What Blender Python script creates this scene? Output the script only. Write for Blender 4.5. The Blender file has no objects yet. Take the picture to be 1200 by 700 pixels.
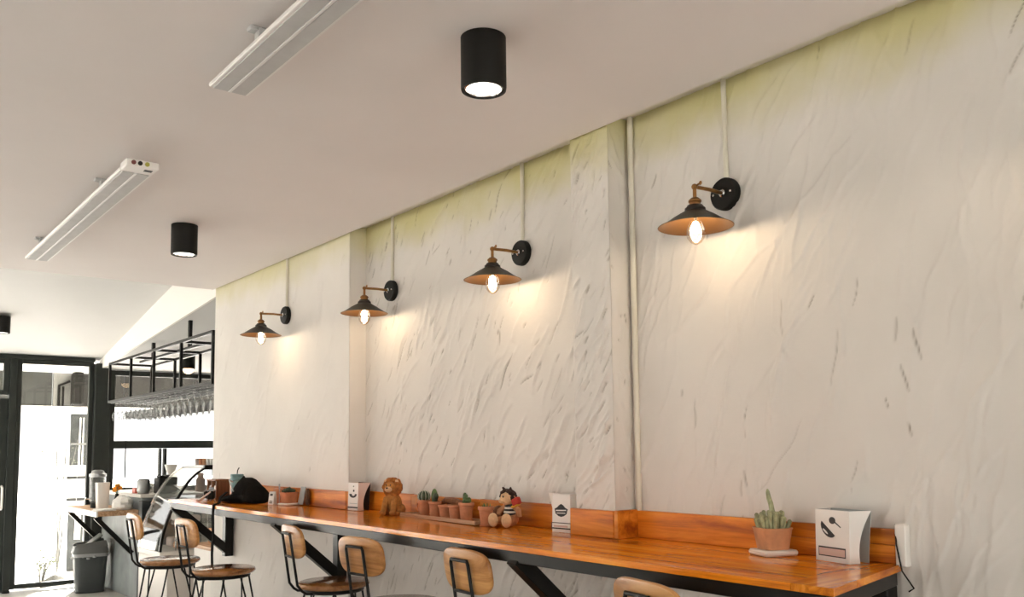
import bpy, bmesh, math, random
import numpy as np
from mathutils import Vector, Matrix

random.seed(7)
SC = bpy.context.scene
COL = SC.collection
R = math.radians

# ------------------------------------------------------------------ camera, world, light, exposure
cam_d = bpy.data.cameras.new('camera')
cam_d.sensor_width = 36.0
cam_d.lens = 36.0 * 1030.35 / 1200.0
cam_d.shift_y = 86.63 / 1200.0
cam_d.clip_start = 0.05
cam_d.clip_end = 200
cam = bpy.data.objects.new('camera', cam_d)
COL.objects.link(cam)
cam.location = (0, 0, 1.36)
# yaw 38.53 deg towards the plaster wall, pitched up 5.04 deg, rolled 0.70 deg
_y, _p, _r = R(38.527), R(5.037), R(0.70)
_F = Vector((math.sin(_y) * math.cos(_p), math.cos(_y) * math.cos(_p), math.sin(_p)))
_R0 = Vector((math.cos(_y), -math.sin(_y), 0)); _D0 = _F.cross(_R0)
_RT = _R0 * math.cos(_r) + _D0 * math.sin(_r); _DN = _D0 * math.cos(_r) - _R0 * math.sin(_r)
cam.rotation_euler = Matrix((_RT, -_DN, -_F)).transposed().to_euler()
SC.camera = cam

world = bpy.data.worlds.new('world')
SC.world = world
world.use_nodes = True
bgn = world.node_tree.nodes['Background']
bgn.inputs['Color'].default_value = (1.0, 0.98, 0.965, 1)
bgn.inputs['Strength'].default_value = 2.0

sun_d = bpy.data.lights.new('sun', 'SUN')
sun_d.energy = 62.0
sun_d.angle = R(3)
sun_d.color = (1.0, 0.965, 0.93)
sun = bpy.data.objects.new('sun', sun_d)
COL.objects.link(sun)
sun.rotation_euler = Vector((-0.40, -0.85, -0.40)).to_track_quat('-Z', 'Y').to_euler()

def portal(name, loc, rot, sx, sy):
    d = bpy.data.lights.new(name, 'AREA')
    d.shape = 'RECTANGLE'
    d.size, d.size_y = sx, sy
    d.cycles.is_portal = True
    o = bpy.data.objects.new(name, d)
    COL.objects.link(o)
    o.location = loc
    o.rotation_euler = rot
portal('daylight_portal_left', (-3.35, 3.8, 1.3), (R(90), 0, R(-90)), 12.6, 2.5)
portal('daylight_portal_front', (-0.4, -2.82, 1.3), (R(90), 0, 0), 5.6, 2.5)
portal('daylight_portal_back', (1.0, 10.45, 1.3), (R(-90), 0, 0), 8.6, 2.3)

vs = SC.view_settings
vs.view_transform = 'Standard'
vs.look = 'None'
vs.exposure = 0.36
vs.gamma = 1.0
vs.use_curve_mapping = False
SC.cycles.max_bounces = 10
SC.cycles.diffuse_bounces = 6
SC.cycles.glossy_bounces = 4
SC.cycles.transmission_bounces = 6
SC.cycles.transparent_max_bounces = 12
SC.cycles.caustics_reflective = False
SC.cycles.caustics_refractive = False
SC.cycles.sample_clamp_indirect = 6.0

# ------------------------------------------------------------------ materials
def new_mat(name):
    m = bpy.data.materials.new(name)
    m.use_nodes = True
    nt = m.node_tree
    return m, nt, nt.nodes['Principled BSDF']

def simple(name, col, rough=0.5, metal=0.0, var=0.0, vscale=6.0, bump=0.0, bscale=60.0, emit=None, estr=0.0, spec=0.5, coat=0.0):
    m, nt, b = new_mat(name)
    b.inputs['Base Color'].default_value = (*col, 1)
    b.inputs['Roughness'].default_value = rough
    b.inputs['Metallic'].default_value = metal
    b.inputs['Specular IOR Level'].default_value = spec
    b.inputs['Coat Weight'].default_value = coat
    tc = nt.nodes.new('ShaderNodeTexCoord')
    if var > 0:
        n = nt.nodes.new('ShaderNodeTexNoise')
        n.inputs['Scale'].default_value = vscale
        n.inputs['Detail'].default_value = 6
        nt.links.new(tc.outputs['Object'], n.inputs['Vector'])
        rp = nt.nodes.new('ShaderNodeValToRGB')
        rp.color_ramp.elements[0].position = 0.3
        rp.color_ramp.elements[1].position = 0.7
        rp.color_ramp.elements[0].color = (*[max(0, c * (1 - var)) for c in col], 1)
        rp.color_ramp.elements[1].color = (*[min(1, c * (1 + var)) for c in col], 1)
        nt.links.new(n.outputs['Fac'], rp.inputs['Fac'])
        nt.links.new(rp.outputs['Color'], b.inputs['Base Color'])
    if bump > 0:
        n2 = nt.nodes.new('ShaderNodeTexNoise')
        n2.inputs['Scale'].default_value = bscale
        n2.inputs['Detail'].default_value = 4
        nt.links.new(tc.outputs['Object'], n2.inputs['Vector'])
        bp = nt.nodes.new('ShaderNodeBump')
        bp.inputs['Strength'].default_value = bump
        bp.inputs['Distance'].default_value = 0.004
        nt.links.new(n2.outputs['Fac'], bp.inputs['Height'])
        nt.links.new(bp.outputs['Normal'], b.inputs['Normal'])
    if emit:
        b.inputs['Emission Color'].default_value = (*emit, 1)
        b.inputs['Emission Strength'].default_value = estr
    return m

def wood(name, c0, c1, c2, axis='Y', rough=0.25, coat=0.0, scale=1.0, spread=0.25, knots=True):
    """Grain stretched along one object axis; each object gets its own tone and offset."""
    m, nt, b = new_mat(name)
    N, L = nt.nodes, nt.links
    tc = N.new('ShaderNodeTexCoord')
    oi = N.new('ShaderNodeObjectInfo')
    mp = N.new('ShaderNodeMapping')
    s = {'X': (1.6, 26, 26), 'Y': (26, 1.6, 26), 'Z': (26, 26, 1.6)}[axis]
    mp.inputs['Scale'].default_value = [v * scale for v in s]
    add = N.new('ShaderNodeVectorMath'); add.operation = 'MULTIPLY_ADD'
    cmb = N.new('ShaderNodeCombineXYZ')
    for i in range(3):
        L.new(oi.outputs['Random'], cmb.inputs[i])
    add.inputs[1].default_value = (37, 53, 29)
    L.new(cmb.outputs[0], add.inputs[0])
    L.new(tc.outputs['Object'], add.inputs[2])
    L.new(add.outputs[0], mp.inputs['Vector'])
    n = N.new('ShaderNodeTexNoise'); n.inputs['Scale'].default_value = 1.0; n.inputs['Detail'].default_value = 8
    n.inputs['Roughness'].default_value = 0.65; n.inputs['Distortion'].default_value = 0.6
    L.new(mp.outputs[0], n.inputs['Vector'])
    rp = N.new('ShaderNodeValToRGB')
    e = rp.color_ramp.elements
    e[0].position = 0.34; e[0].color = (*c0, 1)
    e[1].position = 0.66; e[1].color = (*c2, 1)
    k = e.new(0.5); k.color = (*c1, 1)
    L.new(n.outputs['Fac'], rp.inputs['Fac'])
    hv = N.new('ShaderNodeHueSaturation')
    mr = N.new('ShaderNodeMapRange')
    mr.inputs['To Min'].default_value = 1 - spread; mr.inputs['To Max'].default_value = 1 + spread
    L.new(oi.outputs['Random'], mr.inputs['Value'])
    L.new(mr.outputs[0], hv.inputs['Value'])
    L.new(rp.outputs['Color'], hv.inputs['Color'])
    out = hv.outputs['Color']
    if knots:
        n3 = N.new('ShaderNodeTexNoise'); n3.inputs['Scale'].default_value = 0.35; n3.inputs['Detail'].default_value = 2
        L.new(mp.outputs[0], n3.inputs['Vector'])
        r3 = N.new('ShaderNodeValToRGB')
        r3.color_ramp.elements[0].position = 0.62; r3.color_ramp.elements[0].color = (0, 0, 0, 1)
        r3.color_ramp.elements[1].position = 0.78; r3.color_ramp.elements[1].color = (0.7, 0.7, 0.7, 1)
        L.new(n3.outputs['Fac'], r3.inputs['Fac'])
        mx = N.new('ShaderNodeMix'); mx.data_type = 'RGBA'
        L.new(r3.outputs['Color'], mx.inputs[0])
        L.new(out, mx.inputs[6])
        mx.inputs[7].default_value = (*[c * 0.30 for c in c0], 1)
        out = mx.outputs[2]
    L.new(out, b.inputs['Base Color'])
    b.inputs['Roughness'].default_value = rough
    b.inputs['Coat Weight'].default_value = coat
    b.inputs['Coat Roughness'].default_value = 0.08
    b.inputs['Specular IOR Level'].default_value = 0.32
    bp = N.new('ShaderNodeBump'); bp.inputs['Strength'].default_value = 0.08; bp.inputs['Distance'].default_value = 0.002
    L.new(n.outputs['Fac'], bp.inputs['Height']); L.new(bp.outputs['Normal'], b.inputs['Normal'])
    return m

def thin_glass(name, tint=(1, 1, 1), gloss=0.08, rough=0.0, edge=0.3):
    m = bpy.data.materials.new(name); m.use_nodes = True
    nt = m.node_tree; nt.nodes.clear()
    o = nt.nodes.new('ShaderNodeOutputMaterial')
    t = nt.nodes.new('ShaderNodeBsdfTransparent'); t.inputs['Color'].default_value = (*tint, 1)
    g = nt.nodes.new('ShaderNodeBsdfGlossy'); g.inputs['Roughness'].default_value = rough
    lw = nt.nodes.new('ShaderNodeLayerWeight'); lw.inputs['Blend'].default_value = 0.25
    ml = nt.nodes.new('ShaderNodeMath'); ml.operation = 'MULTIPLY_ADD'
    ml.inputs[1].default_value = edge; ml.inputs[2].default_value = gloss
    nt.links.new(lw.outputs['Fresnel'], ml.inputs[0])
    mx = nt.nodes.new('ShaderNodeMixShader')
    nt.links.new(ml.outputs[0], mx.inputs[0])
    nt.links.new(t.outputs[0], mx.inputs[1]); nt.links.new(g.outputs[0], mx.inputs[2])
    nt.links.new(mx.outputs[0], o.inputs[0])
    return m

def plaster_mat(name, base, dirt_amt=1.0, tint_amt=1.0):
    m, nt, b = new_mat(name)
    N, L = nt.nodes, nt.links
    tc = N.new('ShaderNodeTexCoord')
    n = N.new('ShaderNodeTexNoise'); n.inputs['Scale'].default_value = 2.2; n.inputs['Detail'].default_value = 8
    L.new(tc.outputs['Object'], n.inputs['Vector'])
    rp = N.new('ShaderNodeValToRGB')
    rp.color_ramp.elements[0].position = 0.3; rp.color_ramp.elements[0].color = (*[c * 0.93 for c in base], 1)
    rp.color_ramp.elements[1].position = 0.7; rp.color_ramp.elements[1].color = (*[min(1, c * 1.04) for c in base], 1)
    L.new(n.outputs['Fac'], rp.inputs['Fac'])
    # yellow green reflected light painted into the wall colour below the ceiling, ragged edged
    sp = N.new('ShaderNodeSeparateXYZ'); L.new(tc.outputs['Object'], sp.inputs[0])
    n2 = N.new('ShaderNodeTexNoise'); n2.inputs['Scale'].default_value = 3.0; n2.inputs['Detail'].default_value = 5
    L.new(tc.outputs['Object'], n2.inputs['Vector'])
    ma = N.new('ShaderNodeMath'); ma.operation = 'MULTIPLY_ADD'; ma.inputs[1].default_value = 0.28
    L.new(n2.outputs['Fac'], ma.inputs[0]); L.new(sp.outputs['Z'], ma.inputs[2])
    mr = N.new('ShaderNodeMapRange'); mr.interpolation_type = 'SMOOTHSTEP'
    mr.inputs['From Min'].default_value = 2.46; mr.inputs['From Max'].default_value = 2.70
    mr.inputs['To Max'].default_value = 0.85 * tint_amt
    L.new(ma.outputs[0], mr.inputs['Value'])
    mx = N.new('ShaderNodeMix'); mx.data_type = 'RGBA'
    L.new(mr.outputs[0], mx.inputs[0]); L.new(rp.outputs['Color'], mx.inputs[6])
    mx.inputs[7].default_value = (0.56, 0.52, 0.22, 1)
    at = N.new('ShaderNodeAttribute'); at.attribute_name = 'grime'
    mm = N.new('ShaderNodeMath'); mm.operation = 'MULTIPLY'; mm.inputs[1].default_value = dirt_amt; mm.use_clamp = True
    L.new(at.outputs['Fac'], mm.inputs[0])
    mx2 = N.new('ShaderNodeMix'); mx2.data_type = 'RGBA'
    L.new(mm.outputs[0], mx2.inputs[0]); L.new(mx.outputs[2], mx2.inputs[6])
    mx2.inputs[7].default_value = (0.13, 0.10, 0.05, 1)
    L.new(mx2.outputs[2], b.inputs['Base Color'])
    b.inputs['Roughness'].default_value = 0.6
    b.inputs['Specular IOR Level'].default_value = 0.35
    n3 = N.new('ShaderNodeTexNoise'); n3.inputs['Scale'].default_value = 45; n3.inputs['Detail'].default_value = 5
    L.new(tc.outputs['Object'], n3.inputs['Vector'])
    bp = N.new('ShaderNodeBump'); bp.inputs['Strength'].default_value = 0.18; bp.inputs['Distance'].default_value = 0.004
    L.new(n3.outputs['Fac'], bp.inputs['Height']); L.new(bp.outputs['Normal'], b.inputs['Normal'])
    return m

M = {}
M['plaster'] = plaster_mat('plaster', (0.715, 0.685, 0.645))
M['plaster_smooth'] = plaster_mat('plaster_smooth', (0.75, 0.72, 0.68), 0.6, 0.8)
M['ceiling'] = simple('ceiling_paint', (0.80, 0.755, 0.745), 0.75, var=0.03, vscale=1.2, bump=0.05, bscale=20)
M['ceiling_white'] = simple('ceiling_white_paint', (0.60, 0.595, 0.59), 0.75, var=0.02, vscale=1.5)
M['beam_white'] = simple('beam_white_paint', (0.86, 0.84, 0.80), 0.7)
M['wall_paint'] = simple('wall_paint', (0.78, 0.75, 0.70), 0.7, var=0.03, vscale=2)
M['floor'] = simple('floor_concrete', (0.46, 0.46, 0.44), 0.45, var=0.15, vscale=3, bump=0.1, bscale=30)
M['ground'] = simple('outdoor_paving', (0.62, 0.60, 0.56), 0.8, var=0.08, vscale=2)
M['frame_dark'] = simple('window_frame_paint', (0.028, 0.032, 0.029), 0.6, var=0.15, vscale=5, spec=0.2)
M['pane'] = thin_glass('window_glass', (0.95, 0.95, 0.94), 0.015, edge=0.2)
M['glass'] = thin_glass('drinking_glass', (0.965, 0.97, 0.97), 0.04, edge=0.4)
M['case_glass'] = thin_glass('case_glass', (0.95, 0.96, 0.96), 0.08, edge=0.6)
M['bulb_glass'] = thin_glass('bulb_glass', (0.99, 0.96, 0.90), 0.05)
M['table_wood'] = wood('table_wood', (0.44, 0.105, 0.006), (0.78, 0.240, 0.010), (0.90, 0.38, 0.040), 'Y', 0.13, 0.0, 1.0, 0.16)
M['table_wood_x'] = wood('table_wood_across', (0.38, 0.090, 0.008), (0.68, 0.210, 0.012), (0.86, 0.35, 0.040), 'X', 0.13, 0.0, 1.0, 0.16)
M['splash_wood'] = wood('backsplash_wood', (0.32, 0.075, 0.006), (0.63, 0.190, 0.012), (0.84, 0.34, 0.045), 'Y', 0.38, 0.0, 0.8, 0.14)
M['stool_wood'] = wood('stool_wood', (0.24, 0.090, 0.022), (0.50, 0.235, 0.075), (0.72, 0.40, 0.15), 'Y', 0.3, 0.1, 0.5, 0.15)
M['seat_wood'] = wood('seat_wood', (0.27, 0.115, 0.040), (0.39, 0.175, 0.065), (0.48, 0.24, 0.10), 'Y', 0.16, 0.5, 0.9, 0.14)
M['pale_wood'] = wood('pale_wood', (0.42, 0.22, 0.11), (0.58, 0.36, 0.21), (0.70, 0.48, 0.31), 'Y', 0.5, 0.0, 1.4, 0.1)
M['brown_wood'] = wood('brown_wood', (0.12, 0.045, 0.02), (0.22, 0.085, 0.035), (0.32, 0.14, 0.06), 'Z', 0.5, 0.0, 1.4, 0.1)
M['black_steel'] = simple('black_steel', (0.009, 0.0085, 0.007), 0.30, var=0.25, vscale=14, spec=0.2)
M['black_matte'] = simple('black_matte', (0.008, 0.0075, 0.006), 0.55, var=0.2, vscale=9, spec=0.2)
M['black_rod'] = simple('black_rod', (0.010, 0.0095, 0.009), 0.4, spec=0.25)
M['brass'] = simple('aged_brass', (0.30, 0.15, 0.055), 0.36, 1.0, var=0.3, vscale=30)
M['shade_out'] = simple('shade_black', (0.022, 0.017, 0.012), 0.4, var=0.25, vscale=20)
M['shade_in'] = simple('shade_copper', (0.17, 0.085, 0.032), 0.5, 0.6)
M['chrome'] = simple('chrome', (0.75, 0.74, 0.72), 0.15, 1.0)
M['filament'] = simple('filament_glow', (1, 0.8, 0.5), 0.5, emit=(1.0, 0.80, 0.52), estr=30.0)
M['led'] = simple('downlight_led', (1, 1, 1), 0.5, emit=(1.0, 0.97, 0.86), estr=3.0)
M['led_warm'] = simple('downlight_warm_led', (1, 1, 1), 0.5, emit=(1.0, 0.62, 0.30), estr=5.0)
M['alu'] = simple('heater_panel', (0.56, 0.565, 0.57), 0.6, var=0.04, vscale=20, spec=0.2)
M['alu_light'] = simple('heater_edge', (0.86, 0.85, 0.83), 0.35)
M['groove'] = simple('heater_groove', (0.80, 0.80, 0.80), 0.4)
M['white_plastic'] = simple('white_plastic', (0.80, 0.78, 0.74), 0.4)
M['conduit'] = simple('painted_conduit', (0.68, 0.65, 0.55), 0.55, var=0.08, vscale=8)
M['terracotta'] = simple('terracotta', (0.52, 0.215, 0.105), 0.7, var=0.22, vscale=22, bump=0.15, bscale=120)
M['terracotta_pale'] = simple('terracotta_pale', (0.60, 0.30, 0.15), 0.65, var=0.25, vscale=18, bump=0.15, bscale=120)
M['soil'] = simple('soil', (0.10, 0.055, 0.03), 0.95, var=0.4, vscale=80, bump=0.5, bscale=200)
M['ceramic'] = simple('saucer_ceramic', (0.88, 0.83, 0.76), 0.35)
M['cactus'] = simple('cactus_green', (0.085, 0.15, 0.05), 0.6, var=0.35, vscale=40)
M['cactus_dark'] = simple('cactus_dark', (0.035, 0.060, 0.030), 0.6, var=0.3, vscale=40)
M['cactus_pale'] = simple('cactus_pale', (0.33, 0.35, 0.20), 0.6, var=0.35, vscale=60)
M['spine'] = simple('cactus_spines', (0.72, 0.72, 0.62), 0.6)
M['card'] = simple('white_card', (0.80, 0.79, 0.76), 0.5)
M['card_grey'] = simple('grey_card', (0.40, 0.45, 0.46), 0.5)
M['card_pink'] = simple('pinkish_card', (0.70, 0.58, 0.53), 0.5)
M['ink'] = simple('black_ink', (0.02, 0.02, 0.022), 0.6)
M['ink_pink'] = simple('pink_ink', (0.62, 0.45, 0.40), 0.6)
M['fur'] = simple('lion_fur', (0.44, 0.185, 0.042), 0.9, var=0.3, vscale=60, bump=0.9, bscale=180)
M['mane'] = simple('lion_mane', (0.36, 0.125, 0.024), 0.95, var=0.45, vscale=70, bump=1.0, bscale=150)
M['fur_pale'] = simple('pale_plush', (0.68, 0.44, 0.25), 0.9, var=0.15, vscale=60, bump=0.6, bscale=180)
M['plush_tan'] = simple('tan_plush', (0.50, 0.25, 0.12), 0.9, var=0.2, vscale=70, bump=0.7, bscale=180)
M['plush_dark'] = simple('dark_plush', (0.045, 0.022, 0.016), 0.9, bump=0.8, bscale=180)
M['plush_red'] = simple('red_felt', (0.38, 0.035, 0.02), 0.9)
M['plush_yellow'] = simple('yellow_felt', (0.70, 0.42, 0.06), 0.9)
M['plush_white'] = simple('white_felt', (0.75, 0.70, 0.62), 0.9)
M['bag'] = simple('black_canvas', (0.010, 0.009, 0.008), 0.9, var=0.3, vscale=30, bump=0.4, bscale=120, spec=0.08)
M['teal'] = simple('teal_plastic', (0.20, 0.36, 0.37), 0.35)
M['teal_dark'] = simple('teal_lid', (0.14, 0.28, 0.30), 0.35)
M['grey_plastic'] = simple('bin_plastic', (0.036, 0.042, 0.042), 0.5, var=0.08, vscale=8)
M['grey_plastic_light'] = simple('bin_lid_plastic', (0.10, 0.108, 0.105), 0.45)
M['bin_bag'] = simple('bin_bag', (0.30, 0.31, 0.31), 0.35, bump=0.5, bscale=40)
M['counter_grey'] = simple('polished_cement', (0.22, 0.245, 0.25), 0.5, var=0.35, vscale=3.5, bump=0.1, bscale=18)
M['counter_white'] = simple('counter_white', (0.78, 0.74, 0.69), 0.4, var=0.02)
M['paper'] = simple('white_paper', (0.84, 0.82, 0.78), 0.7, bump=0.2, bscale=25)
M['orange'] = simple('orange_petals', (0.80, 0.30, 0.02), 0.7, var=0.2, vscale=60)
M['grey_metal'] = simple('grey_metal', (0.35, 0.36, 0.36), 0.3, 0.8)
M['pink_cloth'] = simple('pinkish_cloth', (0.72, 0.60, 0.55), 0.85, var=0.08, vscale=10)
M['fascia'] = simple('canopy_fascia_grey', (0.028, 0.030, 0.027), 0.7, var=0.25, vscale=3)
M['fascia_dark'] = simple('canopy_fascia_dark', (0.008, 0.0075, 0.006), 0.7, var=0.4, vscale=7)
M['fascia_pale'] = simple('canopy_fascia_pale', (0.20, 0.20, 0.19), 0.7, var=0.05)
M['soffit'] = simple('soffit_white', (0.80, 0.78, 0.74), 0.7)
M['outdoor_white'] = simple('outdoor_white', (0.86, 0.85, 0.82), 0.6)
M['outdoor_grey'] = simple('outdoor_grey', (0.035, 0.040, 0.040), 0.6, var=0.2, vscale=5)
M['leaf_pale'] = simple('pale_leaves', (0.15, 0.17, 0.11), 0.7, var=0.3, vscale=10)
M['stone'] = simple('stone', (0.16, 0.16, 0.15), 0.9, var=0.25, vscale=10, bump=0.5, bscale=20)
M['red_label'] = simple('red_label', (0.55, 0.10, 0.06), 0.5)
M['blue_plastic'] = simple('blue_plastic', (0.12, 0.25, 0.42), 0.4)
M['socket_red'] = simple('socket_red', (0.16, 0.03, 0.03), 0.5)
M['socket_yellow'] = simple('socket_yellow', (0.45, 0.42, 0.08), 0.5)
M['tray_wood'] = M['pale_wood']

# ------------------------------------------------------------------ mesh builder
class MB:
    def __init__(s):
        s.v = []; s.f = []; s.mi = []; s.cur = 0
    def _add(s, vs, fs):
        o = len(s.v)
        s.v.extend([tuple(p) for p in vs])
        for f in fs:
            s.f.append(tuple(i + o for i in f)); s.mi.append(s.cur)
        return s
    def box(s, x0, x1, y0, y1, z0, z1, bev=0.0, mat=None):
        c = Vector(((x0 + x1) / 2, (y0 + y1) / 2, (z0 + z1) / 2))
        return s.obox(c, (abs(x1 - x0), abs(y1 - y0), abs(z1 - z0)), mat, bev)
    def obox(s, c, size, mat=None, bev=0.0):
        hx, hy, hz = [d / 2 for d in size]
        mat = mat or Matrix.Identity(3)
        c = Vector(c)
        if bev <= 0:
            vs = [c + mat @ Vector((sx * hx, sy * hy, sz * hz)) for sx in (-1, 1) for sy in (-1, 1) for sz in (-1, 1)]
            fs = [(0, 1, 3, 2), (4, 6, 7, 5), (0, 4, 5, 1), (2, 3, 7, 6), (0, 2, 6, 4), (1, 5, 7, 3)]
            return s._add(vs, fs)
        b = min(bev, hx * 0.98, hy * 0.98, hz * 0.98)
        idx = {}; vs = []
        for sx in (-1, 1):
            for sy in (-1, 1):
                for sz in (-1, 1):
                    for a in range(3):
                        p = [sx * (hx - b), sy * (hy - b), sz * (hz - b)]
                        p[a] = (sx, sy, sz)[a] * (hx, hy, hz)[a]
                        idx[(sx, sy, sz, a)] = len(vs)
                        vs.append(c + mat @ Vector(p))
        fs = []
        for a in range(3):
            o1, o2 = [k for k in range(3) if k != a]
            for sg in (-1, 1):
                q = []
                for u, w in ((-1, -1), (1, -1), (1, 1), (-1, 1)):
                    k = [0, 0, 0]; k[a] = sg; k[o1] = u; k[o2] = w
                    q.append(idx[(*k, a)])
                fs.append(tuple(q))
        for a in range(3):          # edges along axis a
            o1, o2 = [k for k in range(3) if k != a]
            for u in (-1, 1):
                for w in (-1, 1):
                    k0 = [0, 0, 0]; k0[a] = -1; k0[o1] = u; k0[o2] = w
                    k1 = list(k0); k1[a] = 1
                    fs.append((idx[(*k0, o1)], idx[(*k1, o1)], idx[(*k1, o2)], idx[(*k0, o2)]))
        for sx in (-1, 1):
            for sy in (-1, 1):
                for sz in (-1, 1):
                    fs.append(tuple(idx[(sx, sy, sz, a)] for a in range(3)))
        return s._add(vs, fs)
    def bar(s, p0, p1, w, h, up=(0, 0, 1), bev=0.0):
        p0, p1 = Vector(p0), Vector(p1)
        z = (p1 - p0); L = z.length; z.normalize()
        u = Vector(up)
        x = u.cross(z)
        if x.length < 1e-5:
            x = Vector((1, 0, 0)).cross(z)
        x.normalize(); y = z.cross(x)
        m = Matrix((x, y, z)).transposed()
        return s.obox((p0 + p1) / 2, (w, h, L), m, bev)
    def tube(s, path, r, n=8, closed=False, cap=True):
        P = [Vector(p) for p in path]
        k = len(P)
        rr = r if isinstance(r, (list, tuple)) else [r] * k
        t = []
        for i in range(k):
            a = P[(i - 1) % k] if (closed or i > 0) else P[i]
            b = P[(i + 1) % k] if (closed or i < k - 1) else P[i]
            t.append((b - a).normalized())
        up = Vector((0, 0, 1)) if abs(t[0].z) < 0.9 else Vector((1, 0, 0))
        nx = up.cross(t[0]).normalized()
        vs = []; fs = []
        for i in range(k):
            nx = (nx - t[i] * nx.dot(t[i])).normalized()
            ny = t[i].cross(nx)
            for j in range(n):
                a = 2 * math.pi * j / n
                vs.append(P[i] + (nx * math.cos(a) + ny * math.sin(a)) * rr[i])
        for i in range(k if closed else k - 1):
            for j in range(n):
                a = i * n + j; b = i * n + (j + 1) % n
                c = ((i + 1) % k) * n + (j + 1) % n; d = ((i + 1) % k) * n + j
                fs.append((a, b, c, d))
        if cap and not closed:
            fs.append(tuple(range(n))[::-1]); fs.append(tuple((k - 1) * n + j for j in range(n)))
        return s._add(vs, fs)
    def lathe(s, prof, n=20, o=(0, 0, 0), mat=None, cap=True):
        mat = mat or Matrix.Identity(3); o = Vector(o)
        vs = []; fs = []; rows = []
        for r, z in prof:
            if r < 1e-6:
                rows.append([len(vs)]); vs.append(o + mat @ Vector((0, 0, z)))
            else:
                rows.append(list(range(len(vs), len(vs) + n)))
                for j in range(n):
                    a = 2 * math.pi * j / n
                    vs.append(o + mat @ Vector((r * math.cos(a), r * math.sin(a), z)))
        for A, B in zip(rows[:-1], rows[1:]):
            for j in range(n):
                k = (j + 1) % n
                if len(A) == 1 and len(B) == 1: continue
                if len(A) == 1: fs.append((A[0], B[j], B[k]))
                elif len(B) == 1: fs.append((A[j], A[k], B[0]))
                else: fs.append((A[j], A[k], B[k], B[j]))
        if cap:
            if len(rows[0]) > 1: fs.append(tuple(rows[0])[::-1])
            if len(rows[-1]) > 1: fs.append(tuple(rows[-1]))
        return s._add(vs, fs)
    def ell(s, c, r, nu=16, nv=10, mat=None, jit=0.0, sq=1.0):
        mat = mat or Matrix.Identity(3); c = Vector(c)
        r = (r, r, r) if isinstance(r, (int, float)) else r
        def pw(x): return math.copysign(abs(x) ** sq, x)
        vs = []; fs = []
        for i in range(nv + 1):
            ph = math.pi * i / nv
            ring = 1 if i in (0, nv) else nu
            for j in range(ring):
                a = 2 * math.pi * j / nu
                k = 1 + random.uniform(-jit, jit)
                vs.append(c + mat @ Vector((r[0] * pw(math.sin(ph)) * pw(math.cos(a)) * k, r[1] * pw(math.sin(ph)) * pw(math.sin(a)) * k, r[2] * pw(math.cos(ph)) * k)))
        def ix(i, j):
            if i == 0: return 0
            if i == nv: return 1 + (nv - 1) * nu
            return 1 + (i - 1) * nu + j % nu
        for i in range(nv):
            for j in range(nu):
                if i == 0: fs.append((0, ix(1, j), ix(1, j + 1)))
                elif i == nv - 1: fs.append((ix(i, j), ix(nv, 0), ix(i, j + 1)))
                else: fs.append((ix(i, j), ix(i + 1, j), ix(i + 1, j + 1), ix(i, j + 1)))
        return s._add(vs, fs)
    def prism(s, poly, ext):
        n = len(poly); e = Vector(ext)
        P = [Vector(p) for p in poly]
        vs = P + [p + e for p in P]
        fs = [tuple(range(n))[::-1], tuple(range(n, 2 * n))]
        for i in range(n):
            k = (i + 1) % n
            fs.append((i, k, n + k, n + i))
        return s._add(vs, fs)
    def sheet(s, rows, th=0.0, nrm=None):
        """Grid of points (list of rows); th thickens it along nrm."""
        nr, nc = len(rows), len(rows[0])
        vs = [Vector(p) for r in rows for p in r]
        fs = [(i * nc + j, i * nc + j + 1, (i + 1) * nc + j + 1, (i + 1) * nc + j) for i in range(nr - 1) for j in range(nc - 1)]
        if th:
            e = Vector(nrm) * th; k = nr * nc
            vs = vs + [v + e for v in vs]
            fs = fs + [tuple(i + k for i in f)[::-1] for f in fs]
            edge = [j for j in range(nc)] + [i * nc + nc - 1 for i in range(1, nr)] + [(nr - 1) * nc + j for j in range(nc - 2, -1, -1)] + [i * nc for i in range(nr - 2, 0, -1)]
            for a, b in zip(edge, edge[1:] + edge[:1]):
                fs.append((a, a + k, b + k, b))
        return s._add(vs, fs)
    def build(s, name, mat, parent=None, smooth=35, recalc=True):
        me = bpy.data.meshes.new(name)
        me.from_pydata(s.v, [], s.f)
        mats = mat if isinstance(mat, (list, tuple)) else [mat]
        for m in mats:
            me.materials.append(M[m] if isinstance(m, str) else m)
        if len(mats) > 1:
            me.polygons.foreach_set('material_index', s.mi)
        if recalc:
            bm = bmesh.new(); bm.from_mesh(me)
            bmesh.ops.recalc_face_normals(bm, faces=bm.faces)
            bm.to_mesh(me); bm.free()
        if smooth:
            me.polygons.foreach_set('use_smooth', [True] * len(me.polygons))
            me.set_sharp_from_angle(angle=R(smooth))
        me.update()
        o = bpy.data.objects.new(name, me)
        COL.objects.link(o)
        if parent is not None: o.parent = parent
        return o

def tag(o, label=None, cat=None, group=None, kind=None):
    if label: o['label'] = label
    if cat: o['category'] = cat
    if group: o['group'] = group
    if kind: o['kind'] = kind
    return o
def thing(name, label, cat, loc=(0, 0, 0), rz=0.0, group=None):
    o = bpy.data.objects.new(name, None); COL.objects.link(o)
    o.empty_display_size = 0.05
    o.location = loc; o.rotation_euler = (0, 0, rz)
    return tag(o, label, cat, group)
def copy_tree(o, parent=None):
    c = o.copy(); COL.objects.link(c)
    if parent is not None: c.parent = parent
    for ch in list(o.children): copy_tree(ch, c)
    return c
def structure(o): o['kind'] = 'structure'; return o
def rot(axis, deg): return Matrix.Rotation(R(deg), 3, axis)

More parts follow.
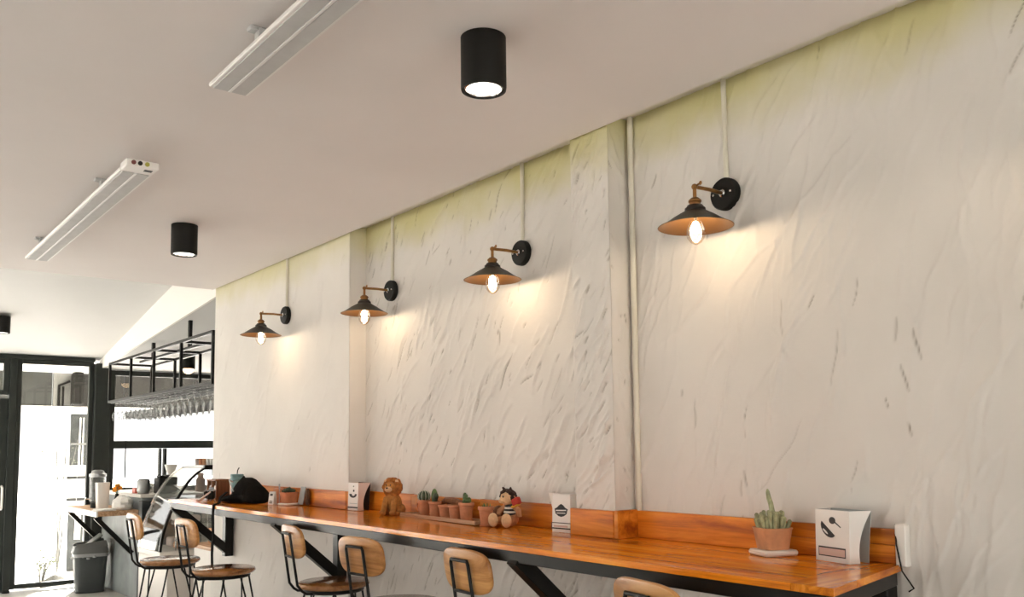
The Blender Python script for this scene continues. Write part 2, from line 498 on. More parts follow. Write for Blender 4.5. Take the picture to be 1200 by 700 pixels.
# ------------------------------------------------------------------ room shell
XW, XP = 2.30, 2.20            # plaster wall plane, pilaster / far panel plane
YE = 6.125                      # end of the plaster wall
ZC = 2.515                      # low ceiling
YB = 10.13                     # glazed back wall
YF, XL, XR = -2.6, -3.2, 5.2
YCE = 6.135                    # far edge of the low ceiling
XCE = 2.188                    # the ceiling board stops short of the plaster wall
ZWT = 2.95                     # the wall runs on up behind it

structure(MB().box(XL - .15, XR + .15, YF - .15, YB + .12, -0.12, 0).build('floor', 'floor', smooth=0))
gr = MB().box(-40, 45, YF - 40, 60, -0.3, -0.13).build('ground', 'ground', smooth=0); structure(gr)

# low ceiling slab, chamfered along its far edge
c = MB(); c.box(XL - .15, XCE, YF - .15, YCE, ZC, ZC + .80, 0.010)
structure(c.build('ceiling', 'ceiling', smooth=0))

# ceiling beyond: slopes down to the glazing, drops again at a boxed beam
def zs(y): return 2.814 - 0.184 * (y - 7.8)
def zr(y): return 2.566 - 0.0848 * (y - 6.762)
XB = 2.403
c = MB()
c.prism([(XL - .15, YCE, zs(YCE)), (XB, YCE, zs(YCE)), (XB, YB + .1, zs(YB + .1)), (XL - .15, YB + .1, zs(YB + .1))], (0, 0, .12))
ceil2 = structure(c.build('ceiling_rear', 'ceiling_white', smooth=0))
c = MB()
c.prism([(XB, YCE, zr(YCE)), (XB, YB + .1, zr(YB + .1)), (XB, YB + .1, 3.3), (XB, YCE, 3.3)], (0.02, 0, 0))
c.build('beam_face', 'beam_white', ceil2, smooth=0)
c = MB()
c.prism([(XB + .02, 5.0, zr(5.0)), (XR + .15, 5.0, zr(5.0)), (XR + .15, YB + .1, zr(YB + .1)), (XB + .02, YB + .1, zr(YB + .1))], (0, 0, .5))
structure(c.build('ceiling_bar', 'ceiling_white', smooth=0))
structure(MB().box(XCE + .0005, XW + .16, YF - .15, YE, ZC + .05, ZC + .15).build('ceiling_cavity', 'wall_paint', smooth=0))

# --- trowelled plaster: a height field of curved strokes, modelled as real relief
def plaster_panel(name, X, y0, y1, z0, z1, res, seed, strokes, gouges, amp, mat, parent, ang=64, spread=12, lmin=.08, lmax=.42):
    rng = np.random.default_rng(seed)
    ny = int((y1 - y0) / res) + 1; nz = int((z1 - z0) / res) + 1
    S = np.linspace(0, y1 - y0, ny)            # s grows towards -Y (rightwards seen from the room)
    Z = np.linspace(z0, z1, nz)
    H = np.zeros((nz, ny)); G = np.zeros((nz, ny))
    W = y1 - y0
    def stamp(kind):
        cs, cz = rng.uniform(-.05, W + .05), rng.uniform(z0 - .05, z1 + .05)
        a = math.radians(rng.normal(ang, spread))
        L = rng.uniform(lmin, lmax) * (rng.choice([.18, .3, .55], p=[.5, .35, .15]) if kind == 'g' else 1.0)
        cur = rng.normal(0.0, .6) - 0.5
        ex = L * abs(math.cos(a)) / 2 + .07; ez = L * abs(math.sin(a)) / 2 + .07
        i0, i1 = np.searchsorted(Z, [cz - ez, cz + ez]); j0, j1 = np.searchsorted(S, [cs - ex, cs + ex])
        if i1 - i0 < 2 or j1 - j0 < 2: return
        zz, ss = np.meshgrid(Z[i0:i1] - cz, S[j0:j1] - cs, indexing='ij')
        u = ss * math.cos(a) + zz * math.sin(a)
        v = -ss * math.sin(a) + zz * math.cos(a) - cur * u * u + 0.004 * np.sin(u * 40 + cs * 9)
        t = np.clip(1 - (2 * u / L) ** 2, 0, 1)
        if kind == 's':
            A = amp * rng.uniform(.35, 1.2) * t ** .7
            wl = rng.uniform(.004, .014) if rng.random() < .78 else rng.uniform(.015, .035); sg = 1 if rng.random() < .7 else -1
            v = v * sg
            H[i0:i1, j0:j1] += A * np.where(v > 0, np.exp(-v / wl), np.exp(v / .0035))
        else:
            w = max(.0026, res * .42) * rng.uniform(.6, 1.25)
            k = np.exp(-(v / w) ** 2) * t ** .5
            H[i0:i1, j0:j1] -= amp * .9 * k
            G[i0:i1, j0:j1] = np.maximum(G[i0:i1, j0:j1], k * rng.uniform(.2, .75))
    for _ in range(strokes): stamp('s')
    for _ in range(gouges): stamp('g')
    # broad unevenness
    for _ in range(24):
        k1, k2, ph = rng.uniform(-9, 9), rng.uniform(-6, 6), rng.uniform(0, 6.28)
        H += 0.00035 * np.sin(S[None, :] * k1 + Z[:, None] * k2 + ph)
    # fade out to the edges so the panels meet cleanly
    fs = np.clip(np.minimum(S, W - S) / .02, 0, 1)[None, :] * np.clip((z1 - Z) / .01, 0, 1)[:, None]
    H *= fs
    co = np.zeros((nz, ny, 3), dtype=np.float32)
    co[:, :, 0] = X - H; co[:, :, 1] = (y1 - S)[None, :]; co[:, :, 2] = Z[:, None]
    me = bpy.data.meshes.new(name)
    nv = nz * ny
    ii, jj = np.meshgrid(np.arange(nz - 1), np.arange(ny - 1), indexing='ij')
    a = (ii * ny + jj).ravel()
    q = np.stack([a, a + ny, a + ny + 1, a + 1], axis=1).astype(np.int32)
    me.vertices.add(nv); me.vertices.foreach_set('co', co.ravel())
    me.loops.add(q.size); me.loops.foreach_set('vertex_index', q.ravel())
    me.polygons.add(len(q)); me.polygons.foreach_set('loop_start', np.arange(0, q.size, 4, dtype=np.int32))
    me.polygons.foreach_set('use_smooth', np.ones(len(q), dtype=bool))
    me.update(calc_edges=True)
    at = me.attributes.new('grime', 'FLOAT', 'POINT'); at.data.foreach_set('value', G.astype(np.float32).ravel())
    me.materials.append(M[mat])
    o = bpy.data.objects.new(name, me); COL.objects.link(o); o.parent = parent
    return o

w = MB()
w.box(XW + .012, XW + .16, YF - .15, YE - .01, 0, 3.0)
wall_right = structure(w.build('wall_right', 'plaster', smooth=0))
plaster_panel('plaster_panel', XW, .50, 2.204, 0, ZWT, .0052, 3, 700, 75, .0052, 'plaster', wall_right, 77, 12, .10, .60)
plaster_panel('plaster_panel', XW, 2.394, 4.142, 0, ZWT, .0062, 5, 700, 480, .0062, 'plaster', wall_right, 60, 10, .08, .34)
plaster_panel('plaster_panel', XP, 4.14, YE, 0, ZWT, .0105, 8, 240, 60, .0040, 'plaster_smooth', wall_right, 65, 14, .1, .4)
MB().box(XW, XW + .02, YF - .15, .51, 0, ZWT).build('plaster_panel', 'plaster', wall_right, smooth=0)
MB().box(XP + .002, XW + .1, 4.14, YE, 0, ZWT, .004).build('wall_return', 'plaster_smooth', wall_right, smooth=0)
# pilaster: front face with strong strokes, plain box behind for its sides
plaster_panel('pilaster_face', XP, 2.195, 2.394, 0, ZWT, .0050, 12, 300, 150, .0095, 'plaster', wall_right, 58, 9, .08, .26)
p = MB(); p.box(XP + .001, XW + .05, 2.196, 2.393, 0, ZWT)
p.build('pilaster', 'plaster', wall_right, smooth=0)

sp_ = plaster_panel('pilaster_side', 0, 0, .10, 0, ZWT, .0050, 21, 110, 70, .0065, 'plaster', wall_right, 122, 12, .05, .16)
sp_.location = (2.301, 2.1935, 0); sp_.rotation_euler = (0, 0, R(90))

# other walls of the room
wl = MB()
wl.box(XL - .15, XL, YF - .15, YB + .1, 0, .25); wl.box(XL - .15, XL, YF - .15, YB + .1, 2.38, 3.3)
LB = [YF + i * 2.12 for i in range(7)]
for i in (0, 1, 3, 5): wl.box(XL - .15, XL, LB[i] - (.15 if i == 0 else 0), LB[i + 1] + (.1 if i == 5 else 0), .25, 2.38)
wall_left = structure(wl.build('wall_left', 'wall_paint', smooth=0))
wf = MB()
wf.box(XL - .15, XW, YF - .15, YF, 0, .12); wf.box(XL - .15, XW, YF - .15, YF, 2.38, 3.0)
structure(wf.build('wall_front', 'wall_paint', smooth=0))
MB().box(XR, XR + .15, YE - .1, YB + .1, 0, 3.2).build('wall_bar', 'wall_paint', smooth=0)['kind'] = 'structure'
MB().box(XW + .18, XR + .15, YE - .3, YE - .15, 0, 3.2).build('wall_partition', 'wall_paint', smooth=0)['kind'] = 'structure'

def window(name, plane, at, a0, a1, z0, z1, fw=.05, fd=.06, mull=(), rails=()):
    """Framed glazing. plane 'X' or 'Y' is the axis the window faces along; a runs along the other one."""
    def bx(m, p0, p1, q0, q1):
        if plane == 'Y': m.box(p0, p1, at - fd / 2, at + fd / 2, q0, q1, .004)
        else: m.box(at - fd / 2, at + fd / 2, p0, p1, q0, q1, .004)
    f = MB()
    bx(f, a0, a0 + fw, z0, z1); bx(f, a1 - fw, a1, z0, z1)
    bx(f, a0 + fw, a1 - fw, z0, z0 + fw); bx(f, a0 + fw, a1 - fw, z1 - fw, z1)
    root = structure(f.build(name, 'frame_dark', smooth=0))
    for mpos, wd, q0, q1 in mull:
        m = MB(); bx(m, mpos - wd / 2, mpos + wd / 2, q0, q1); m.build('mullion', 'frame_dark', root, smooth=0)
    for p0, p1, q0, q1 in rails:
        m = MB(); bx(m, p0, p1, q0, q1); m.build('rail', 'frame_dark', root, smooth=0)
    return root
def pane(root, plane, at, a0, a1, z0, z1):
    m = MB()
    if plane == 'Y': m.box(a0, a1, at - .003, at + .003, z0, z1)
    else: m.box(at - .003, at + .003, a0, a1, z0, z1)
    return m.build('pane', 'pane', root, smooth=0)

for i in (2, 4):
    y0, y1 = LB[i], LB[i + 1]
    r = window('window_%d' % (10 + i), 'X', XL - .07, y0, y1, .25, 2.38)
    pane(r, 'X', XL - .07, y0 + .05, y1 - .05, .30, 2.33)
for i in range(4):
    x0 = XL + i * 1.375; x1 = x0 + 1.375
    r = window('window_%d' % (30 + i), 'Y', YF - .07, x0, x1, .12, 2.38)
    pane(r, 'Y', YF - .07, x0 + .05, x1 - .05, .17, 2.33)

ZT = 2.345
XM0, XM1 = 1.545, 1.612          # mullion beside the door
r = window('window_1', 'Y', YB, XM1, 2.335, 0.03, ZT, .045)
pane(r, 'Y', YB, XM1 + .045, 2.29, .075, ZT - .045)
structure(MB().box(XM0, XM1 - .002, YB - .05, YB + .05, 0.0, ZT, .004).build('trim_1', 'frame_dark', smooth=0))
structure(MB().box(2.341, 2.494, YB - .08, YB + .08, 0.0, ZT - .01, .006).build('trim_2', 'frame_dark', smooth=0))
structure(MB().box(XL, 2.338, YB - .055, YB + .055, ZT + .002, ZT + .045, .004).build('trim_3', 'frame_dark', smooth=0))
# glazed door on the left, only its edge shows
r = window('door_1', 'Y', YB,   .62, XM0 - .004, .01, 1.94, .075)
pane(r, 'Y', YB, .695, XM0 - .08, .085, 1.865)
h = MB(); h.tube([(1.508, YB - .03, .83), (1.508, YB - .075, .845), (1.508, YB - .082, .945), (1.508, YB - .075, 1.045), (1.508, YB - .03, 1.06)], .011, 10)
h.build('door_handle', 'white_plastic', r)
r = window('window_2', 'Y', YB, .62, XM0 - .004, 1.975, ZT, .05)
pane(r, 'Y', YB, .67, XM0 - .055, 2.025, ZT - .05)
for i, (a, b) in enumerate(((-.30, .60), (-1.55, -.32), (-3.18, -1.57))):
    r = window('window_%d' % (20 + i), 'Y', YB, a, b, .03, ZT, .05)
    pane(r, 'Y', YB, a + .05, b - .05, .08, ZT - .05)
# bar side windows
r = window('window_3', 'Y', YB, 2.497, XR, .95, 2.272, .055, .07,
           mull=[(3.044, .022, 1.005, 1.423), (3.096, .030, 1.005, 1.423), (4.2, .05, 1.005, 1.423), (4.0, .05, 1.510, 2.217)],
           rails=[(2.552, XR - .055, 1.425, 1.508)])
for a, b in ((2.552, 3.033), (3.112, 4.175), (4.225, XR - .055)): pane(r, 'Y', YB, a, b, 1.005, 1.425)
pane(r, 'Y', YB, 2.552, XR - .055, 1.508, 2.217)
structure(MB().box(2.494, XR + .15, YB - .06, YB + .06, 0, .948).build('wall_back', 'wall_paint', smooth=0))

# ------------------------------------------------------------------ outdoors
soff = MB().box(-6, 9, YB + .14, 12.79, 2.455, 2.52)
canopy = tag(soff.build('canopy', 'soffit', smooth=0), 'pale canopy soffit outside the glazing with a deep grey front edge', 'canopy')
xs = [(-6, -1.2, 'fascia'), (-1.2, .3, 'fascia'), (.3, 1.45, 'fascia'), (1.45, 2.459, 'fascia'), (2.459, 2.69, 'fascia_pale'), (2.69, 2.96, 'fascia_dark'), (2.96, 3.35, 'fascia_dark'),
      (3.35, 3.75, 'fascia_dark'), (3.75, 4.3, 'fascia_dark'), (4.3, 5.0, 'fascia_dark'), (5.0, 6.2, 'fascia_dark'), (6.2, 9, 'fascia_dark')]
for a, b, m in xs:
    MB().box(a + .006, b - .006, 12.80, 12.86, 2.01, 2.452, .004).build('fascia_board', m, canopy, smooth=0)
MB().box(-6, 9, 12.77, 12.89, 1.985, 2.008, .004).build('fascia_rail', 'outdoor_white', canopy, smooth=0)
t = MB(); t.tube([(2.53, 12.78, 2.01), (2.53, 12.78, 2.28), (2.66, 12.78, 2.34)], .018, 6); t.tube([(2.58, 12.78, 2.01), (2.58, 12.78, 2.27)], .014, 6)
t.build('fascia_pipe', 'black_matte', canopy)
t = MB(); t.box(2.665, 2.80, 12.60, 12.765, 2.02, 2.45, .02)
tag(t.build('outdoor_speaker', ['black_matte'], smooth=0), 'black loudspeaker box hung under the outdoor canopy edge', 'speaker')

t = thing('outdoor_screen', 'dark grey outdoor screen with pale hanging strips beyond the glass', 'screen', (2.80, 12.62, -.13))
MB().box(-.15, .15, -.03, .03, 0, 2.03, .01).build('panel', 'outdoor_grey', t, smooth=0)
for dx, wd in ((-.06, .018), (-.02, .014), (.10, .045)):
    MB().prism([(dx - wd, -.045, .4), (dx + wd, -.045, .4), (dx + wd * .4 + .02, -.045, 1.98), (dx - wd * .4 + .02, -.045, 1.98)], (0, .012, 0)).build('hanging_strip', 'outdoor_white', t, smooth=0)
for z in (1.25, 1.62):
    MB().box(-.15, .15, -.05, -.03, z, z + .03).build('cross_bar', 'grey_metal', t, smooth=0)

t = thing('slatted_fence', 'white slatted fence panel standing outside the glass', 'fence', (2.463, 11.8, -.13))
for z0, z1 in ((.81, .935), (.97, 1.20), (1.235, 1.365)):
    MB().box(-.30, .26, -.012, .012, z0, z1, .004).build('slat', 'outdoor_white', t, smooth=0)
for x in (-.26, .22):
    MB().box(x - .02, x + .02, .012, .05, 0, 1.365, .004).build('post', 'outdoor_white', t, smooth=0)
for x in (0.05, .165):
    MB().box(x - .055, x + .055, .013, .02, .82, 1.30).build('backing', 'outdoor_grey', t, smooth=0)

def shrub(name, label, loc, h, nst, nlf, spread, lf=.03):
    t = thing(name, label, 'shrub', loc)
    st = MB(); lv = MB()
    for k in range(nst):
        a = random.uniform(0, 6.28); d = random.uniform(.3, 1) * spread
        tip = Vector((math.cos(a) * d, math.sin(a) * d * .6, h * random.uniform(.7, 1)))
        mid = Vector((tip.x * .35, tip.y * .35, tip.z * .55))
        st.tube([(0, 0, 0), mid, tip], [.008, .006, .003], 5)
        for q in range(nlf):
            f = random.uniform(.35, 1)
            p = mid.lerp(tip, (f - .35) / .65) + Vector((random.uniform(-1, 1), random.uniform(-1, 1), random.uniform(-1, 1))) * .06
            d1 = Vector((random.uniform(-1, 1), random.uniform(-1, 1), random.uniform(-.5, .6))).normalized() * lf
            d2 = d1.cross(Vector((random.uniform(-1, 1), random.uniform(-1, 1), 1))).normalized() * lf * .35
            lv._add([p, p + d1 * .5 + d2, p + d1, p + d1 * .5 - d2], [(0, 1, 2, 3)])
    st.build('stem', 'stone', t)
    o = lv.build('leaves', 'leaf_pale', t, smooth=0, recalc=False); o['kind'] = 'stuff'
    return t
shrub('outdoor_shrub', 'thin pale leafed shrub growing behind the white slatted fence', (2.50, 12.4, -.13), 1.78, 9, 34, .24)
shrub('ground_plant', 'low straggling plant on the paving outside the glass door', (2.08, 11.1, -.13), .42, 7, 16, .2, .04)
s = MB(); s.ell((0, 0, .07), (.13, .10, .09), 12, 8, jit=.12)
o = tag(s.build('garden_stone', 'stone'), 'rough grey stone lying beside the low plant outdoors', 'stone'); o.location = (2.20, 11.0, -.13)

# ------------------------------------------------------------------ bar ledge along the plaster wall
ZT_ = 1.045                    # table top
XF = 1.80
TILT = .0063                   # the ledge rises very slightly towards its far end
def lift(y): return TILT * (y - 1.5)
ledge = thing('bar_ledge', 'long glossy orange-brown plank bar ledge on black steel frame along the plaster wall', 'bar counter', (0, 0, -TILT * 1.5))
ledge.rotation_euler = (math.atan(TILT), 0, 0)
YN, SK = 1.125, 0.21            # near end, skewed cut
def ye(x, off=0): return YN + off + (x - XF) * SK
rows = [(XF, 1.905), (1.906, 2.01), (2.011, 2.102), (2.103, 2.195)]
TH_ = .018
for ri, (x0, x1) in enumerate(rows):
    ys = [None] + [1.245 + k for k in ((.95, 1.95, 2.75, 3.85), (.55, 1.5, 2.5, 3.3), (1.15, 2.1, 3.05, 3.9), (.8, 1.7, 2.6, 3.6))[ri]] + [5.80]
    for k in range(len(ys) - 1):
        a0, a1 = (ye(x0, .112), ye(x1, .112)) if k == 0 else (ys[k] + .001, ys[k] + .001)
        b = ys[k + 1]
        MB().prism([(x0, a0, ZT_ - TH_), (x1, a1, ZT_ - TH_), (x1, b, ZT_ - TH_), (x0, b, ZT_ - TH_)], (0, 0, TH_ - random.uniform(0, .0006))).build('board', 'table_wood', ledge, smooth=0)
for y0, y1 in ((None, 2.193), (2.396, 3.3), (3.301, 4.138)):
    x0, x1 = 2.196, 2.296
    a0, a1 = (ye(x0, .112), ye(x1, .112)) if y0 is None else (y0, y0)
    MB().prism([(x0, a0, ZT_ - TH_), (x1, a1, ZT_ - TH_), (x1, y1, ZT_ - TH_), (x0, y1, ZT_ - TH_)], (0, 0, TH_)).build('board', 'table_wood', ledge, smooth=0)
for x0, x1 in ((XF, 1.95), (1.951, 2.12), (2.121, 2.296)):      # end boards across the near end
    MB().prism([(x0, ye(x0), ZT_ - TH_), (x1, ye(x1), ZT_ - TH_), (x1, ye(x1, .111), ZT_ - TH_), (x0, ye(x0, .111), ZT_ - TH_)], (0, 0, TH_)).build('end_board', 'table_wood_x', ledge, smooth=0)
# steel frame
ZF0, ZF1 = ZT_ - TH_ - .038, ZT_ - TH_ - .001
f = MB()
f.box(XF + .006, XF + .046, 1.15, 5.79, ZF0, ZF1, .002)
f.build('front_rail', 'black_steel', ledge, smooth=0)
f = MB(); f.box(2.15, 2.19, 1.27, 5.79, ZF0, ZF1, .002); f.build('rear_rail', 'black_steel', ledge, smooth=0)
f = MB(); f.bar((XF + .012, ye(XF) + .03, (ZF0 + ZF1) / 2), (2.285, ye(2.285) + .03, (ZF0 + ZF1) / 2), .037, .04, (0, 0, 1), .002); f.build('end_rail', 'black_steel', ledge, smooth=0)
for y in (2.28, 4.09, 5.70):
    f = MB(); f.box(XF + .05, 2.148, y - .02, y + .02, ZF0, ZF1, .002); f.build('cross_rail', 'black_steel', ledge, smooth=0)
for y, xw in ((1.27, 2.296), (2.28, 2.19), (4.175, 2.196), (5.74, 2.196)):
    f = MB(); f.bar((XF + .012, y, ZF0 + .016), (xw - .03, y, .70), .05, .05, (0, 1, 0), .002); f.build('brace', 'black_steel', ledge, smooth=0)
    if y == 2.28: continue
    f = MB(); f.box(xw - .056, xw - .002, y - .028, y + .028, .665, ZF0 - .001, .003); f.build('wall_post', 'black_steel', ledge, smooth=0)
# backsplash boards
def splash(x0, x1, y0, y1, z1=1.158, z0=None, m='splash_wood'):
    MB().box(x0, x1, y0, y1, (ZT_ + .001) if z0 is None else z0, z1, .0015).build('backsplash_board', m, ledge, smooth=0)
B0 = 1.139
splash(2.278, 2.297, 1.235, 1.66, 1.094); splash(2.278, 2.297, 1.235, 1.66, B0 - .002, 1.095)
splash(2.278, 2.297, 1.661, 2.173, B0)
splash(2.182, 2.297, 2.174, 2.193, B0 + .003)
splash(2.179, 2.198, 2.194, 2.414, B0 + .001)
splash(2.278, 2.297, 2.416, 3.10, B0); splash(2.278, 2.297, 3.101, 3.66, B0 - .002); splash(2.278, 2.297, 3.661, 4.118, B0)
splash(2.182, 2.297, 4.119, 4.137, B0)
splash(2.179, 2.198, 4.138, 4.73, B0); splash(2.179, 2.198, 4.731, 5.25, B0 - .001); splash(2.179, 2.198, 5.251, 5.79, B0)
e = MB(); e.box(2.272, 2.298, 1.203, 1.233, 1.040, 1.152, .003); e.build('end_strip', 'white_plastic', ledge, smooth=0)
e = MB(); e.tube([(2.285, 1.236, 1.15), (2.266, 1.226, 1.10), (2.270, 1.215, 1.03), (2.29, 1.195, .985), (2.292, 1.21, .975)], .0022, 5); e.build('loose_cable', 'black_matte', ledge)

# ------------------------------------------------------------------ wall sconces
def make_sconce():
    t = thing('wall_sconce', 'x', 'lamp', (0, 0, 0))
    Rx = Matrix.Rotation(R(-90), 3, 'Y')        # lathe axis towards -X
    d = MB(); d.lathe([(0, .0), (.053, .0), (.053, .018), (.049, .024), (0, .026)], 32, (0, 0, 0), Rx); pl = d.build('wall_plate', 'black_matte', t)
    for sy in (-.034, .034):
        d = MB(); d.lathe([(0, .0), (.0045, .0), (.004, .004), (0, .0045)], 8, (-.0255, sy, 0), Rx); d.build('screw', 'chrome', pl)
    d = MB(); d.lathe([(0, 0), (.0125, 0), (.0125, .004), (.009, .008), (0, .009)], 16, (-.026, 0, 0), Rx); d.build('collar', 'chrome', pl)
    J = (-.163, 0, -.003)
    d = MB(); d.tube([(-.03, 0, 0), (-.09, 0, .001), J], .0062, 12); d.build('arm', 'brass', t)
    d = MB(); d.ell(J, .0098, 14, 8); d.tube([(J[0], 0, J[2]), (J[0], -.022, J[2] + .006)], .003, 8); d.ell((J[0], -.024, J[2] + .0065), (.003, .006, .007), 8, 6)
    d.build('joint', 'brass', t)
    d = MB(); d.lathe([(.006, -.002), (.006, -.034), (.012, -.036), (.0205, -.044), (.0205, -.049), (.0175, -.051), (.0175, -.066), (.0195, -.067), (.0195, -.070), (0, -.070)], 20, (J[0], 0, J[2]))
    d.build('lamp_socket', 'brass', t)
    zr_ = -.128                               # rim height below the joint
    prof = [(.0, -.060), (.024, -.060), (.0275, -.066), (.032, -.069), (.033, -.078), (.064, -.096), (.100, -.1195), (.117, zr_)]
    d = MB(); d.lathe(prof, 40, (J[0], 0, J[2]), cap=False)
    sh = d.build('shade', 'shade_out', t, 25)
    inn = [(.1175, zr_), (.1145, zr_ - .0005), (.098, -.1215), (.062, -.098), (.030, -.080), (.022, -.074), (0, -.074)]
    d = MB(); d.lathe(inn, 40, (J[0], 0, J[2]), cap=False); d.build('shade_lining', 'shade_in', sh, 25)
    d = MB(); d.lathe([(.013, -.082), (.014, -.098), (.022, -.115), (.030, -.136), (.031, -.148), (.027, -.164), (.017, -.178), (.006, -.1845), (0, -.186)], 20, (J[0], 0, J[2]), cap=False)
    b = d.build('bulb', 'bulb_glass', t)
    d = MB(); d.ell((J[0], 0, J[2] - .131), (.0135, .0135, .021), 12, 8); d.build('filament', 'filament', b)
    d = MB(); d.lathe([(0, -.076), (.0125, -.076), (.0125, -.090), (.006, -.094), (.004, -.112), (0, -.112)], 12, (J[0], 0, J[2])); d.build('bulb_cap', 'grey_metal', b)
    ld = bpy.data.lights.new('bulb_light', 'POINT'); ld.energy = 2.1; ld.color = (1.0, .74, .48); ld.shadow_soft_size = .023
    lo = bpy.data.objects.new('bulb_light', ld); COL.objects.link(lo); lo.parent = t; lo.location = (J[0], 0, J[2] - .134)
    return t
SL = [(XW, 1.730, 'brass arm wall sconce with dark cone shade, between the long cactus pot and the pilaster pipe, largest in view'),
      (XW, 2.797, 'brass arm wall sconce with dark cone shade above the plush toys and cactus pots'),
      (XW, 3.855, 'brass arm wall sconce with dark cone shade hanging in front of the narrow wall return'),
      (XP, 4.912, 'dark cone shade wall sconce on the smooth far wall panel, smallest of the row'),
      (XW, .56, 'dark cone shade wall sconce past the near end of the ledge')]
SL[0] = (XW, 1.748, 'brass arm wall sconce with dark cone shade on the wall right of the pilaster')
sc0 = make_sconce()
for i, (x, y, lb) in enumerate(SL):
    o = sc0 if i == 0 else copy_tree(sc0)
    o.location = (x - .001 - (.004 if x == XW else .002), y, 2.178)
    tag(o, lb, 'lamp', 'wall sconces above the bar ledge')
CL = ['painted cable conduit running from ceiling to the sconce right of the pilaster', 'painted cable conduit above the sconce over the cactus pots',
      'painted cable conduit above the sconce by the narrow wall return', 'painted cable conduit above the sconce on the smooth far panel', 'painted cable conduit above the sconce past the near end']
for i, (x, y, _) in enumerate(SL):
    d = MB(); d.tube([(x - .006, y, 2.228), (x - .006, y, 2.85)], .0085, 8)
    tag(d.build('cable_conduit', 'conduit'), CL[i], 'pipe', 'cable conduits on the plaster wall')
d = MB(); d.tube([(XW - .012, 2.165, B0 + .004), (XW - .012, 2.165, 2.85)], .010, 10)
tag(d.build('cable_conduit', 'conduit'), 'tall painted conduit in the corner beside the pilaster, down to the backsplash', 'pipe', 'cable conduits on the plaster wall')

# ------------------------------------------------------------------ ceiling downlights
def make_downlight(led):
    t = thing('downlight', 'x', 'lamp')
    d = MB(); d.lathe([(0, 0), (.064, 0), (.064, -.145), (.0625, -.152), (.057, -.152), (.056, -.146), (.052, -.140), (0, -.139)], 36)
    b = d.build('body', 'black_matte', t)
    d = MB(); d.lathe([(.0555, -.1475), (.050, -.1495), (.0485, -.146), (.0485, -.1415)], 32, cap=False); d.build('trim_ring', 'chrome', t)
    d = MB(); d.lathe([(0, -.1415), (.048, -.1415), (.048, -.1445), (0, -.1465)], 28); d.build('lens', led, t)
    return t
dl = make_downlight('led')
DL = [((1.428, 1.905, ZC), 'black cylinder ceiling downlight, lit, over the near part of the room'),
      ((1.433, 4.45, ZC), 'black cylinder ceiling downlight, lit, beside the far white heater panel'),
      ((1.285, 8.89, zs(8.89) - .004), 'black cylinder downlight on the sloping ceiling near the glass door')]
for i, (p_, lb) in enumerate(DL):
    o = dl if i == 0 else copy_tree(dl)
    o.location = (p_[0], p_[1], p_[2] - .001 - (.008 if i == 2 else 0)); tag(o, lb, 'lamp', 'black ceiling downlights')
dw = make_downlight('led_warm')
d = MB(); d.ell((0, 0, -.158), (.050, .050, .045), 16, 10); d.build('glowing_bulb', 'led_warm', dw); dw.location = (2.966, 9.0, zr(9.0) - .006)
tag(dw, 'black downlight with orange glow behind the glass rack', 'lamp', 'black ceiling downlights')

# ------------------------------------------------------------------ radiant heaters
def make_heater():
    t = thing('ceiling_heater', 'x', 'heater')
    L = 2.03; W2 = .061
    b = MB(); b.box(-W2, W2, .085, L, .0, .014, .003); b.build('casing', 'alu_light', t, smooth=0)
    for x0, x1 in ((-.050, -.005), (.005, .050)):
        p_ = MB(); p_.box(x0, x1, .092, L - .006, -.003, .001, .001); p_.build('heating_panel', 'alu', t, smooth=0)
    p_ = MB(); p_.box(-.0045, .0045, .092, L - .006, -.0045, .0, .001); p_.build('centre_rib', 'groove', t, smooth=0)
    c_ = MB(); c_.box(-W2, W2, 0, .080, -.002, .026, .004); cap = c_.build('end_cap', 'alu_light', t, smooth=0)
    q = MB(); q.box(.014, .044, .022, .045, -.0035, -.0015); q.build('rating_label', 'ink', cap, smooth=0)
    Ry = Matrix.Rotation(R(90), 3, 'X')
    for x, m in ((-.034, 'socket_red'), (-.010, 'black_matte'), (.016, 'socket_yellow')):
        q = MB(); q.lathe([(0, 0), (.0085, 0), (.0085, .005), (.005, .005), (.005, .002), (0, .002)], 12, (x, 0, .012), Ry); q.build('socket', m, cap)
    for y in (.42, L - .35):
        q = MB(); q.box(-.05, .012, y, y + .03, .014, .054, .002); q.box(-.072, -.05, y, y + .03, .042, .054, .002)
        q.build('bracket', 'alu', t, smooth=0)
    return t
h1 = make_heater(); h1.location = (.950, 3.455, ZC - .0545)
tag(h1, 'white radiant heater panel on the ceiling with sockets on its near end', 'heater', 'ceiling heaters')
h2 = copy_tree(h1); h2.location = (.950, .535, ZC - .0545)
tag(h2, 'white radiant heater panel on the ceiling beside the large downlight, cut by the frame edge', 'heater', 'ceiling heaters')

